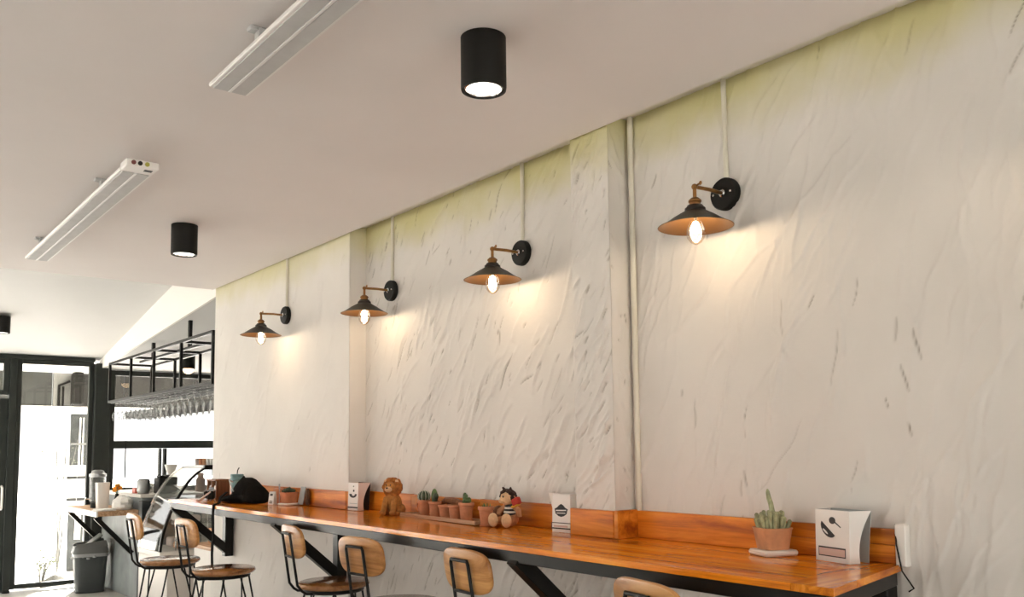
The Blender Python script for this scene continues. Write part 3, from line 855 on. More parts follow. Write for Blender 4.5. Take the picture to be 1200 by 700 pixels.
# ------------------------------------------------------------------ bar stools
def rsq(w_, h_, n=36, e=3.4):
    pts = []
    for k in range(n):
        a = 2 * math.pi * k / n
        c_, s_ = math.cos(a), math.sin(a)
        pts.append((w_ / 2 * math.copysign(abs(c_) ** (2 / e), c_), h_ / 2 * math.copysign(abs(s_) ** (2 / e), s_)))
    return pts
def make_stool():
    t = thing('bar_stool', 'x', 'stool')
    d = MB(); d.lathe([(0, .720), (.150, .720), (.164, .725), (.170, .735), (.166, .746), (.155, .750), (0, .751)], 40); d.build('seat', 'seat_wood', t, 50)
    d = MB(); d.tube([(math.cos(a) * .135, math.sin(a) * .135, .710) for a in [2 * math.pi * k / 28 for k in range(28)]], .009, 8, closed=True)
    d.box(-.12, .12, -.011, .011, .7, .719); d.box(-.011, .011, -.12, .12, .7, .719)
    d.build('seat_frame', 'black_rod', t)
    tilt = R(9)
    def bp(y, s, off=0.0):       # point in the back plane: s up from z=.75
        return Vector((-.196 - s * math.tan(tilt) + off * math.cos(tilt), y, .75 + s))
    pth = []
    pth += [Vector((-.02, -.062, .706)), Vector((-.12, -.062, .706)), Vector((-.155, -.062, .709)), Vector((-.174, -.062, .722)), bp(-.060, .0), bp(-.058, .12), bp(-.056, .225), bp(-.052, .236)]
    pth += [Vector((p.x, -p.y, p.z)) for p in pth[::-1]]
    d = MB(); d.tube(pth, .0062, 8); d.tube([bp(-.058, .128), bp(.058, .128)], .0055, 8)
    d.build('back_frame', 'black_rod', t)
    # backrest: bent rounded board in front of the rods
    N = 36; rings = []
    mid = bp(0, .195)
    ux = Vector((math.cos(tilt), 0, math.sin(tilt))); uz = Vector((-math.sin(tilt), 0, math.cos(tilt)))
    def P(y, z, o): return mid + Vector((0, y, 0)) + uz * z + ux * (o + .009 + y * y * .55)
    out = rsq(.30, .155, N)
    v = []; fc = []
    for sc_, o_ in ((.93, 0.0), (.985, .002), (1.0, .006), (1.0, .012), (.985, .016), (.93, .018)):
        v += [P(y * sc_, z * (1 - (1 - sc_) * 1.6), o_) for y, z in out]
    for i in range(5):
        for j in range(N):
            fc.append((i * N + j, i * N + (j + 1) % N, (i + 1) * N + (j + 1) % N, (i + 1) * N + j))
    # caps as strips so that the bend is followed
    for base in (0, 5 * N):
        for k in range(N // 4):
            pass
        for k in range(N // 2 - 1):
            a, b = base + (k) , base + (k + 1)
            c_, d_ = base + (N - k - 1) % N, base + (N - k) % N
            fc.append((a, b, c_, d_) if k else (base, base + 1, base + N - 1))
    d = MB(); d._add(v, fc); d.build('backrest', 'stool_wood', t, 40)
    for sx in (-1, 1):
        for sy in (-1, 1):
            f_ = Vector((sx * .20, sy * .20, 0.006))
            d = MB(); d.tube([(sx * .125, sy * .045, .708), f_, (sx * .045, sy * .125, .708)], .0052, 6); d.ell(f_, .008, 8, 6)
            d.build('leg', 'black_rod', t)
    return t
ST = [(1.895, 1.545, -12, 'wooden bar stool by the near end of the ledge, only its backrest top showing'),
      (1.985, 2.49, -4, 'wooden bar stool in front of the card stand with the shield badge, second nearest'),
      (1.925, 3.165, 6, 'wooden bar stool with knotty backrest, below the plush lion and tray of pots'),
      (1.980, 3.87, -7, 'wooden bar stool below the small speckled card stand, seat tucked under the ledge'),
      (1.760, 4.72, 2, 'wooden bar stool in front of the black strap at the far end of the ledge'),
      (1.685, 5.37, -2, 'wooden bar stool with pale backrest before the curved display case, farthest of all')]
s0 = make_stool()
for i, (x, y, a, lb) in enumerate(ST):
    o = s0 if i == 0 else copy_tree(s0)
    o.location = (x, y, .0); o.rotation_euler = (0, 0, R(a)); tag(o, lb, 'stool', 'bar stools along the ledge')

# ------------------------------------------------------------------ card stands
def make_card(face, side, back, W_=.092, flare=(.012, .012)):
    t = thing('card_stand', 'x', 'menu card')
    H_ = .140
    def dep(z):                    # depth of the bowed sides over the height
        k = z / H_
        return .036 + .030 * k * k - .010 * math.sin(k * math.pi) + .002 * math.sin(k * 3.1)
    zs_ = [H_ * k / 8 for k in range(9)]
    def fx(z): return -.034 + .004 * z / H_
    d = MB(); d.sheet([[(fx(z), -W_ / 2, z), (fx(z), W_ / 2, z)] for z in zs_], .0012, (1, 0, 0)); front = d.build('front_panel', face, t)
    for sy in (-1, 1):
        d = MB(); d.sheet([[(fx(z) + .0005, sy * W_ / 2, z), (fx(z) + dep(z) * .5, sy * (W_ / 2 + .3 * flare[(sy + 1) // 2] * z / H_), z), (fx(z) + dep(z), sy * (W_ / 2 + flare[(sy + 1) // 2] * (z / H_) ** 1.6), z)] for z in zs_], .001, (0, -sy, 0)); d.build('side_panel', side, t)
    xb = fx(H_) + dep(H_) + .001
    d = MB(); d.sheet([[(xb - .004 * (1 - z / H_), -W_ / 2 - flare[0] * (z / H_) ** 1.6, z), (xb - .004 * (1 - z / H_), W_ / 2 + flare[1] * (z / H_) ** 1.6, z)] for z in zs_], .001, (-1, 0, 0)); d.build('back_panel', back, t)
    return t, front, fx
def ink(front, fx, pts, m='ink', lift=.0008):
    d = MB(); d.prism([(fx(z) - lift - .0004, -y, z) for y, z in pts], (lift, 0, 0)); return d.build('print', m, front, smooth=0)
def circ(cy, cz, ry, rz, n=18, a0=0, a1=360, ang=0):
    P = []
    for k in range(n + (0 if a1 - a0 == 360 else 1)):
        a = R(a0 + (a1 - a0) * k / n)
        y, z = ry * math.cos(a), rz * math.sin(a)
        P.append((cy + y * math.cos(R(ang)) - z * math.sin(R(ang)), cz + y * math.sin(R(ang)) + z * math.cos(R(ang))))
    return P
def rect(y0, y1, z0, z1): return [(y0, z0), (y1, z0), (y1, z1), (y0, z1)]
# near card: spoon, coffee bean half, outlined box (y to the right on the card)
t, fr, fx = make_card('card', 'card', 'card_grey', .128)
t.location = (2.224, 1.352, ZT_ + .001 + lift(1.35)); t.rotation_euler = (0, 0, R(-16))
tag(t, 'white card stand with spoon print at the near end of the ledge', 'menu card')
ink(fr, fx, circ(.002, .112, .012, .0095)); ink(fr, fx, [(.008, .108), (.0105, .111), (.034, .096), (.033, .0935)])
ink(fr, fx, circ(-.014, .090, .031, .021, 18, 180, 360, -36)); ink(fr, fx, circ(-.024, .081, .012, .0025, 12, 0, 360, -36), 'card', .0016)
ink(fr, fx, rect(-.052, .050, .014, .040)); ink(fr, fx, rect(-.049, .048, .017, .036), 'ink_pink', .0016)
# badge card
t, fr, fx = make_card('card', 'card', 'card', .092, (.006, .088))
t.location = (2.229, 2.478, ZT_ + .001 + lift(2.48)); t.rotation_euler = (0, 0, R(4))
tag(t, 'white card stand with black shield badge, beside the pilaster', 'menu card')
ink(fr, fx, [(-.034, .086), (-.020, .092), (-.012, .099), (0, .105), (.012, .099), (.020, .092), (.034, .086), (.028, .068), (.014, .060), (0, .057), (-.014, .060), (-.028, .068)])
ink(fr, fx, [(-.026, .078), (.026, .080), (.026, .084), (-.026, .082)], 'card', .0016); ink(fr, fx, [(-.022, .069), (.022, .070), (.022, .073), (-.022, .072)], 'card', .0016)
ink(fr, fx, rect(-.05, .048, .012, .036)); ink(fr, fx, rect(-.045, .048, .017, .033), 'card', .0016); ink(fr, fx, rect(-.036, .036, .019, .026), 'ink_pink', .0022)
# small far card
t, fr, fx = make_card('card', 'card_pink', 'ink')
t.location = (2.206, 4.045, ZT_ + .001 + lift(4.1)); t.rotation_euler = (0, 0, R(4))
tag(t, 'white card stand with dark cup print and pinkish side, near the wall return', 'menu card')
ink(fr, fx, circ(.006, .100, .007, .006)); ink(fr, fx, circ(.004, .122, .005, .003)); ink(fr, fx, circ(0, .082, .034, .018, 14, 175, 365)); ink(fr, fx, circ(.004, .083, .014, .009, 14), 'card', .0016)
ink(fr, fx, rect(-.048, .045, .012, .019)); ink(fr, fx, rect(-.03, .04, .034, .037), 'card_grey')

# ------------------------------------------------------------------ cacti and pots
def square_pot(t, w0, w1, h, mat, z=0.0):
    rows_ = []
    for k, (s_, zz) in enumerate([(w0, 0), (w0 + (w1 - w0) * .9, h * .9), (w1 * 1.03, h * .97), (w1 * 1.03, h), (w1 * .90, h), (w1 * .86, h - .010)]):
        rows_.append([(x, y, z + zz) for x, y in rsq(s_, s_, 28, 5)])
    d = MB(); v = [p for r_ in rows_ for p in r_]; n = 28; fc = [tuple(range(n))[::-1]]
    for i in range(len(rows_) - 1):
        fc += [(i * n + j, i * n + (j + 1) % n, (i + 1) * n + (j + 1) % n, (i + 1) * n + j) for j in range(n)]
    d._add(v, fc); pot = d.build('pot', mat, t, 40)
    d = MB(); d.prism([(x, y, z + h - .012) for x, y in rsq(w1 * .88, w1 * .88, 24, 5)], (0, 0, .002)); d.build('soil', 'soil', t)
    return pot
t = thing('potted_cactus', 'finger cactus with one long stalk in a square terracotta pot on a white saucer', 'plant', (2.208, 1.562, ZT_ + .001), R(-22))
d = MB(); d.obox((0, 0, .0085), (.108, .096, .017), bev=.005); d.build('saucer', 'ceramic', t, 40)
square_pot(t, .074, .092, .062, 'terracotta_pale', .0175)
for k in range(30):
    a = k * 2.4; r_ = .034 * math.sqrt(k / 30)
    x, y = math.cos(a) * r_, math.sin(a) * r_
    hh = random.uniform(.034, .062); ln = random.uniform(.15, .5)
    p0 = Vector((x, y, .064)); p1 = Vector((x * (1 + ln), y * (1 + ln), .064 + hh * .6)); p2 = Vector((x * (1 + ln * 1.4), y * (1 + ln * 1.4), .064 + hh))
    d = MB(); d.tube([p0, p1, p2, p2 + Vector((0, 0, .004))], [.0055, .0072, .0064, .0025], 7); d.build('finger', 'cactus_pale', t)
d = MB(); d.tube([(.0, -.004, .066), (0, -.004, .105), (.002, .002, .128), (.003, .008, .146), (.003, .018, .164), (.003, .023, .182), (.003, .023, .190)], [.0085, .0080, .0078, .0076, .0072, .0058, .002], 8); d.build('stalk', 'cactus_pale', t)

# pots in a row: on a narrow tray
TA = R(-5)
tray = thing('plant_tray', 'long pale wooden tray holding a row of small terracotta pots', 'tray', (2.192, 3.255, ZT_ + .001 + lift(3.25)), TA)
d = MB(); d.box(-.036, .036, -.34, .34, 0, .006, .001); d.build('tray_base', 'pale_wood', tray, smooth=0)
for x in (-.0395, .0395):
    d = MB(); d.box(x - .003, x + .003, -.343, .343, 0, .016, .001); d.build('tray_edge', 'pale_wood', tray, smooth=0)
for y in (-.34, .34):
    d = MB(); d.box(-.036, .036, y - .003, y + .003, .006, .016, .001); d.build('tray_end', 'pale_wood', tray, smooth=0)
def round_pot(name, label, loc, r0, r1, h, cat='plant', z0=0.0, mat='terracotta', saucer=True, handle=False):
    t = thing(name, label, cat, loc, random.uniform(-.4, .4))
    if saucer:
        d = MB(); d.lathe([(0, 0), (r0 * 1.22, 0), (r0 * 1.3, .006), (r0 * 1.1, .007), (0, .006)], 24); d.build('saucer', mat, t, 40); z0 += .0068
    d = MB(); d.lathe([(0, z0), (r0, z0), (r0 + (r1 - r0) * .75, z0 + h * .78), (r1 * 1.0, z0 + h * .80), (r1 * 1.06, z0 + h * .82), (r1 * 1.06, z0 + h * .97), (r1 * 1.02, z0 + h), (r1 * .90, z0 + h), (r1 * .86, z0 + h * .88), (0, z0 + h * .87)], 26)
    d.build('pot', mat, t, 40)
    d = MB(); d.lathe([(0, z0 + h * .875), (r1 * .85, z0 + h * .875), (r1 * .6, z0 + h * .91), (0, z0 + h * .92)], 18); d.build('soil', 'soil', t)
    if handle:
        t.rotation_euler = (0, 0, 0)
        d = MB(); d.tube([(-.004, r1 * .9, z0 + h * .78), (-.006, r1 + .016, z0 + h * .80), (-.007, r1 + .021, z0 + h * .55), (-.006, r1 + .012, z0 + h * .3), (-.003, r0 * .95, z0 + h * .28)], .0045, 8); d.build('handle', mat, t)
    return t, z0 + h
def on_tray(y, dx=0.0):
    c_, s_ = math.cos(TA), math.sin(TA); ly = y - 3.255
    return (2.192 - s_ * ly + c_ * dx, 3.255 + c_ * ly + s_ * dx, ZT_ + .0082 + lift(3.25))
# ball cactus in mug
t, zt = round_pot('potted_cactus', 'round striped ball cactus in a terracotta mug with a side handle', on_tray(3.43), .024, .029, .066, handle=True)
d = MB()
n = 40; vs_ = []; nr = 12
for i in range(nr + 1):
    ph = math.pi * i / nr
    for j in range(n):
        a = 2 * math.pi * j / n; k = .0275 * (1 + .075 * math.cos(a * 10))
        vs_.append(Vector((k * math.sin(ph) * math.cos(a), k * math.sin(ph) * math.sin(a), zt + .016 + .026 * math.cos(ph))))
d._add(vs_, [(i * n + j, i * n + (j + 1) % n, (i + 1) * n + (j + 1) % n, (i + 1) * n + j) for i in range(nr) for j in range(n)]); body = d.build('cactus_body', 'cactus_dark', t, 60)
d = MB()
for j in range(10):
    a = 2 * math.pi * j / 10
    d.tube([(.0300 * math.sin(ph) * math.cos(a), .0300 * math.sin(ph) * math.sin(a), zt + .016 + .0275 * math.cos(ph)) for ph in [R(q) for q in range(8, 135, 14)]], .0012, 5)
d.build('spine_rows', 'spine', body)
# paddle cactus
t, zt = round_pot('potted_cactus', 'two lobed green cactus in a terracotta pot, second on the tray', on_tray(3.325), .021, .0275, .064)
d = MB(); d.ell((0, .006, zt + .022), (.014, .0165, .034), 14, 10); d.build('lobe', 'cactus', t)
d = MB(); d.ell((-.008, -.016, zt + .012), (.012, .0135, .018), 12, 8); d.ell((-.010, -.028, zt + .024), (.011, .0135, .015), 12, 8); d.build('lobe', 'cactus_dark', t)
t, zt = round_pot('plant_pot', 'short square-rimmed terracotta pot, third on the tray, bare', on_tray(3.232), .022, .031, .053, 'pot')
t, zt = round_pot('plant_pot', 'short terracotta pot with bare soil, fourth on the tray', on_tray(3.145), .022, .030, .056, 'pot')
t, zt = round_pot('potted_cactus', 'bushy dark green cactus in a terracotta pot at the near end of the tray', on_tray(3.050), .024, .032, .070)
for dx, dy, dz, rr in ((0, .008, .020, .013), (0, -.004, .012, .012), (.004, -.016, .014, .011), (-.006, -.010, .030, .009), (0, .010, .034, .010), (-.008, .002, .006, .011)):
    d = MB(); d.ell((dx, dy, zt - .004 + dz), (rr * .8, rr, rr * 1.15), 12, 8); d.build('lobe', 'cactus', t)
t, zt = round_pot('potted_succulent', 'wide terracotta pot with tiny sprouts standing off the end of the tray', (2.150, 2.880, ZT_ + .001 + lift(2.9)), .022, .031, .072)
for k in range(9):
    a = k * 2.4; r_ = .018 * math.sqrt(k / 9 + .05)
    d = MB(); d.tube([(math.cos(a) * r_, math.sin(a) * r_, zt - .008), (math.cos(a) * r_ * 1.3, math.sin(a) * r_ * 1.3, zt + random.uniform(.006, .016))], [.003, .0012], 6); d.build('sprout', 'cactus', t)
# driftwood piece behind pots three and four
d = MB(); d.tube([(2.238, 3.33, 1.125), (2.235, 3.29, 1.140), (2.235, 3.24, 1.138), (2.238, 3.19, 1.130), (2.240, 3.13, 1.132), (2.242, 3.095, 1.122)], [.008, .014, .016, .014, .013, .008], 10)
d.tube([(2.248, 3.31, 1.058), (2.244, 3.30, 1.09), (2.237, 3.27, 1.134)], .007, 8); d.tube([(2.250, 3.13, 1.058), (2.248, 3.14, 1.09), (2.242, 3.15, 1.128)], .007, 8)
tag(d.build('driftwood', 'brown_wood'), 'brown bent driftwood piece standing behind the small pots', 'ornament')
d = MB(); d.ell((0, 0, .038), (.026, .034, .038), 14, 10, jit=.06)
o = tag(d.build('coconut_shell', 'brown_wood'), 'brown round husk between the wide pot and the plush doll', 'ornament'); o.location = (2.232, 2.905, ZT_ + .001 + lift(2.9))

# ------------------------------------------------------------------ plush lion (sits facing the camera side)
def plush(name, label, loc, rz): return thing(name, label, 'soft toy', loc, rz)
t = plush('plush_lion', 'brown plush lion with shaggy mane sitting left of the cactus tray', (2.175, 3.655, ZT_ + .001 + lift(3.57)), R(-150))
# local +x is the direction it faces
d = MB(); d.ell((-.012, 0, .052), (.036, .040, .052), 18, 12, jit=.03); d.ell((.004, 0, .078), (.028, .032, .036), 16, 10, jit=.03)
d.ell((-.018, .034, .026), (.034, .020, .026), 14, 9, jit=.03); d.ell((-.018, -.034, .026), (.034, .020, .026), 14, 9, jit=.03)
d.build('body', 'fur', t, 80)
for sy in (-1, 1):
    d = MB(); d.tube([(.014, sy * .022, .080), (.030, sy * .024, .050), (.040, sy * .025, .018), (.046, sy * .025, .013)], [.016, .0145, .013, .010], 12); d.ell((.048, sy * .025, .012), (.018, .014, .012), 12, 8); d.build('foreleg', 'fur', t, 80)
    d = MB(); d.ell((.022, sy * .044, .012), (.020, .013, .012), 12, 8); d.build('hind_paw', 'fur', t, 80)
d = MB()
for k in range(46):
    ph = math.acos(1 - 2 * (k + .5) / 46); a = k * 2.39996
    q = Vector((math.sin(ph) * math.cos(a), math.sin(ph) * math.sin(a), math.cos(ph)))
    if q.x > .62: continue
    d.ell(Vector((.0, 0, .130)) + Vector((q.x * .030, q.y * .036, q.z * .034)), random.uniform(.012, .017), 8, 6, jit=.15)
d.ell((-.002, 0, .130), (.033, .038, .036), 14, 10)
d.ell((.004, 0, .098), (.026, .032, .024), 12, 8, jit=.1)
d.build('mane', 'mane', t, 80)
d = MB(); d.ell((.022, 0, .132), (.022, .027, .026), 16, 10); hd = d.build('head', 'fur', t, 80)
d = MB(); d.ell((.040, 0, .122), (.015, .019, .014), 14, 9); d.build('muzzle', 'fur_pale', hd, 80)
d = MB(); d.ell((.0545, 0, .129), (.004, .006, .004), 10, 6); d.build('nose', 'plush_dark', hd)
for sy in (-1, 1):
    d = MB(); d.ell((.0405, sy * .0115, .142), .0035, 8, 6); d.build('eye', 'ink', hd)
    d = MB(); d.ell((.012, sy * .029, .158), (.007, .010, .010), 10, 7); d.build('ear', 'fur_pale', hd, 80)
d = MB(); d.tube([(-.045, -.01, .02), (-.062, -.03, .012), (-.05, -.056, .012)], [.007, .006, .006], 8); d.ell((-.044, -.062, .013), .012, 10, 7, jit=.1); d.build('tail', 'mane', t)

# plush doll, sitting, feet forward, looking along the ledge
t = plush('plush_doll', 'plush doll in striped shirt with dark hair, big round feet and a red block', (2.205, 2.795, ZT_ + .001 + lift(2.8)), R(-172))
d = MB(); d.ell((-.006, 0, .034), (.030, .036, .034), 16, 10); d.build('hips', 'plush_tan', t, 80)
d = MB()
for k, zz in enumerate((.050, .058, .066, .074, .082)):
    d.cur = k % 2
    rr = .030 - .0022 * k
    d.lathe([(rr - .001, zz - .0042), (rr + .001, zz), (rr - .002, zz + .0042)], 22, (-.004, 0, 0), cap=False)
d.cur = 0; d.lathe([(.02, .085), (.0185, .088), (0, .089)], 20, (-.004, 0, 0), cap=False)
d.build('striped_shirt', ['ink', 'plush_white'], t, 60)
for sy, fx_ in ((-1, 0), (1, .004)):
    d = MB(); d.tube([(.006, sy * .020, .028), (.030, sy * .030, .024), (.050, sy * .035, .026)], [.017, .016, .015], 12); lg = d.build('leg', 'plush_tan', t, 80)
    d = MB(); d.ell((.058, sy * .037, .0285), (.015, .025, .028), 16, 10); d.build('foot', 'fur_pale', lg, 80)
for sy in (-1, 1):
    d = MB(); d.tube([(-.002, sy * .026, .078), (.010, sy * .046, .060), (.020, sy * .044, .044)] if sy < 0 else [(-.002, sy * .024, .078), (-.004, sy * .046, .064), (-.002, sy * .052, .040)], [.011, .012, .010], 10)
    d.build('arm', 'plush_tan', t, 80)
hc = Vector((.004, -.008, .112))
d = MB(); d.ell(hc, (.030, .031, .028), 18, 12); hd = d.build('head', 'fur_pale', t, 80)
d = MB(); d.ell(hc + Vector((.022, -.010, -.010)), (.014, .014, .010), 12, 8); d.build('muzzle', 'fur_pale', hd, 80)
for a in (-38, 8):
    q = Vector((math.cos(R(a)), math.sin(R(a)), .22)).normalized()
    d = MB(); d.ell(hc + Vector((q.x * .0295, q.y * .0305, q.z * .027 + .002)), .0042, 8, 6); d.build('eye', 'ink', hd)
d = MB()
n_ = 0
for k in range(40):
    ph = math.acos(1 - 2 * (k + .5) / 60); a = k * 2.39996
    q = Vector((math.sin(ph) * math.cos(a), math.sin(ph) * math.sin(a), math.cos(ph)))
    if q.x > .35 and q.z < .75: continue
    d.ell(hc + Vector((q.x * .026 - .003, q.y * .028, q.z * .025 + .004)), .0115, 8, 6, jit=.12)
for sy, x in ((-.016, 0), (.012, -.004)):
    d.tube([hc + Vector((x, sy, .026)), hc + Vector((x, sy * 1.2, .038)), hc + Vector((x + .004, sy * 1.5, .044))], [.007, .006, .003], 8)
d.build('hair', 'plush_dark', hd, 80)
for sy in (-1, 1):
    d = MB(); d.ell(hc + Vector((-.004, sy * .032, .004)), (.008, .006, .010), 10, 7); d.build('ear', 'plush_tan', hd, 80)
bm_ = rot('X', 25) @ rot('Z', 10)
d = MB(); d.obox((.016, .052, .102), (.020, .036, .028), bm_, .003); b1 = d.build('red_block', 'plush_red', t, smooth=0)
d = MB(); d.obox((.016, .0465, .0855), (.0195, .035, .009), bm_, .002); d.build('yellow_edge', 'plush_yellow', b1, smooth=0)

# ------------------------------------------------------------------ far end of the ledge
ZTT = ZT_ + .001 + lift(5.2)
# square pot with small succulent, its saucer
t = thing('potted_succulent', 'dark rosette succulent in a square terracotta pot at the far part of the ledge', 'plant', (2.115, 4.68, ZT_ + .001 + lift(4.7)), R(8))
d = MB(); d.obox((0, 0, .006), (.092, .092, .012), bev=.004); d.build('saucer', 'ceramic', t, 40)
square_pot(t, .066, .086, .060, 'terracotta', .0125)
for k in range(26):
    a = k * 2.4; r_ = .034 * math.sqrt(k / 26); tl = .2 + r_ * 16
    m_ = Matrix.Rotation(a, 3, 'Z') @ Matrix.Rotation(tl, 3, 'Y')
    d = MB(); d.ell(Vector((math.cos(a) * r_, math.sin(a) * r_, .072 + .016 * (1 - r_ / .034))), (.006, .008, .015), 8, 6, m_); d.build('fleshy_leaf', 'cactus_dark', t)
t = thing('tent_card', 'small narrow white card with dark heart mark beside the square pot', 'card', (2.065, 4.785, ZT_ + .001 + lift(4.8)), R(20))
d = MB(); d.obox((-.012, 0, .037), (.0015, .040, .074), rot('Y', 8)); fr = d.build('front_panel', 'card', t, smooth=0)
d = MB(); d.obox((.008, 0, .037), (.0015, .040, .074), rot('Y', -8)); d.build('back_panel', 'card', t, smooth=0)
d = MB(); d.obox((-.0105, 0, .056), (.0015, .020, .012), rot('Y', 8)); d.obox((-.0148, 0, .020), (.0015, .024, .005), rot('Y', 8)); d.obox((-.0160, 0, .011), (.0015, .024, .005), rot('Y', 8)); d.build('print', 'ink', fr, smooth=0)
d = MB(); d.tube([(0, 0, .0), (0, 0, .09)], .0022, 6); d.box(-.002, .002, -.007, .007, .085, .115, .001)
o = tag(d.build('name_peg', 'grey_metal'), 'thin grey peg sign just behind the narrow white card', 'sign'); o.location = (2.11, 4.80, ZT_ + .001 + lift(4.8))
d = MB(); d.obox((0, 0, .054), (.005, .060, .100), rot('Y', 12), .001); o = tag(d.build('grey_plaque', 'card_grey', smooth=0), 'small grey plaque leaning on the backsplash behind the square pot', 'plaque'); o.location = (2.160, 4.610, ZT_ + .001 + lift(4.6))
d = MB(); d.ell((0, 0, .048), (.012, .024, .048), 12, 8, jit=.1); o = tag(d.build('dark_stone', 'soil'), 'dark upright stone ornament behind the succulent pot', 'ornament'); o.location = (2.163, 4.545, ZT_ + .001 + lift(4.55))
d = MB(); d.lathe([(0, 0), (.028, 0), (.034, .02), (.034, .06), (.028, .085), (.02, .09), (0, .09)], 18); o = tag(d.build('brown_jar', 'terracotta'), 'brown rounded jar between the black bag and the narrow white card', 'jar'); o.location = (2.135, 4.865, ZT_ + .001 + lift(4.9))

# black bag, slumped, with a strap over the front edge
t = thing('shoulder_bag', 'slumped black shoulder bag with its strap hanging over the ledge edge', 'bag', (2.02, 5.07, ZTT), R(4))
d = MB()
rows_ = []
for i in range(13):
    u = i / 12; y = .175 - .35 * u
    hgt = (.045 + .105 * math.exp(-((u - .60) / .17) ** 2) + .045 * math.exp(-((u - .85) / .15) ** 2)) * (1 if 0 < i < 12 else .35)
    wdt = (.085 + .012 * math.sin(u * 7)) * (1 if 0 < i < 12 else .5)
    row = []
    for j in range(14):
        a = 2 * math.pi * j / 14
        c_, s_ = math.cos(a), math.sin(a)
        row.append((wdt * math.copysign(abs(c_) ** .7, c_) * (1 - .35 * max(0, s_)) + random.uniform(-.004, .004), y + random.uniform(-.004, .004), max(0, hgt / 2 + hgt / 2 * math.copysign(abs(s_) ** .6, s_) + random.uniform(-.003, .003) * (s_ > 0))))
    rows_.append(row + [row[0]])
d.sheet(rows_); d._add([rows_[0][j] for j in range(14)], [tuple(range(14))]); d._add([rows_[-1][j] for j in range(14)], [tuple(range(14))])
d.build('bag_body', 'bag', t, 50)
d = MB(); d.sheet([[(-.035, .03, .120), (-.062, .02, .09), (-.088, .0, .05)], [(-.03, -.04, .158), (-.066, -.045, .12), (-.094, -.05, .06)], [(-.03, -.11, .115), (-.064, -.115, .085), (-.086, -.12, .05)]], .004, (-1, 0, .3)); d.build('flap', 'bag', t, 60)
d = MB(); d.tube([(-.04, .09, .12), (-.085, .04, .135), (-.1, -.02, .10), (-.096, -.04, .07)], .004, 6); d.build('zip_cord', 'grey_metal', t)
st = [(-.06, .12, .06), (-.12, .08, .03), (-.17, -.02, .006), (-.20, -.06, .004), (-.228, -.075, -.002), (-.232, -.08, -.05), (-.230, -.08, -.16), (-.234, -.08, -.27), (-.232, -.08, -.34)]
d = MB(); d.sheet([[Vector(p) + Vector((0, -.014, 0)), Vector(p) + Vector((0, .014, 0))] for p in st], .005, (-.7, 0, .7)); d.build('strap', 'bag', t, 50)
# teal cup
t = thing('travel_cup', 'teal takeaway cup with lid and dark straw behind the black bag', 'cup', (2.105, 5.43, ZTT))
d = MB(); d.lathe([(0, 0), (.029, 0), (.031, .004), (.037, .125), (.037, .128), (0, .128)], 24); d.build('cup_body', 'teal', t, 40)
d = MB(); d.lathe([(.0385, .118), (.0415, .122), (.0415, .134), (.039, .137), (.039, .142), (.0405, .145), (.0405, .157), (.038, .160), (0, .161)], 24); d.build('cup_lid', 'teal_dark', t, 40)
d = MB(); d.tube([(0, 0, .155), (.0, -.01, .185), (.004, -.022, .20)], .0035, 8); d.build('straw', 'black_matte', t)
# camera with strap
t = thing('film_camera', 'small black and silver camera lying at the far end of the ledge', 'camera', (1.97, 5.50, ZTT), R(-25))
d = MB(); d.box(-.02, .02, -.062, .062, .008, .066, .006); d.build('camera_body', 'black_matte', t, smooth=0)
d = MB(); d.box(-.021, .021, -.062, .062, .055, .066, .004); d.box(-.014, .014, -.02, .02, .066, .080, .004); d.build('top_plate', 'grey_metal', t, smooth=0)
d = MB(); d.lathe([(0, 0), (.024, 0), (.024, .014), (.020, .016), (.020, .024), (.014, .022), (0, .020)], 22, (-.02, .008, .036), Matrix.Rotation(R(-90), 3, 'Y')); d.build('lens', 'black_steel', t)
d = MB(); d.lathe([(.0205, .0235), (.0235, .0235), (.0235, .026), (.0205, .026)], 22, (-.02, .008, .036), Matrix.Rotation(R(-90), 3, 'Y')); d.build('lens_ring', 'chrome', t)
d = MB(); d.tube([(0, .062, .055), (-.03, .10, .02), (-.06, .06, .006), (-.085, -.02, .006), (-.06, -.09, .008), (0, -.062, .055)], .005, 6); d.build('neck_strap', 'pink_cloth', t)
# wooden caddy
t = thing('wooden_caddy', 'low brown wooden caddy frame behind the camera', 'caddy', (2.075, 5.67, ZTT))
d = MB(); d.box(-.05, .05, -.085, .085, .115, .125, .002); d.build('top_board', 'brown_wood', t, smooth=0)
d = MB(); d.box(-.05, .05, -.085, .085, 0, .010, .002); d.build('base_board', 'brown_wood', t, smooth=0)
for y in (-.078, 0.0, .078):
    d = MB(); d.box(-.045, .045, y - .006, y + .006, .010, .115, .002); d.build('upright', 'brown_wood', t, smooth=0)
for y in (-.04, .04):
    d = MB(); d.box(-.035, .035, y - .024, y + .024, .011, .085, .004); tag(d.build('napkin_stack', 'paper', smooth=0), 'white napkin stack in the %s bay of the wooden caddy' % ('near' if y < 0 else 'far'), 'napkins').location = (2.075, 5.67, ZTT)

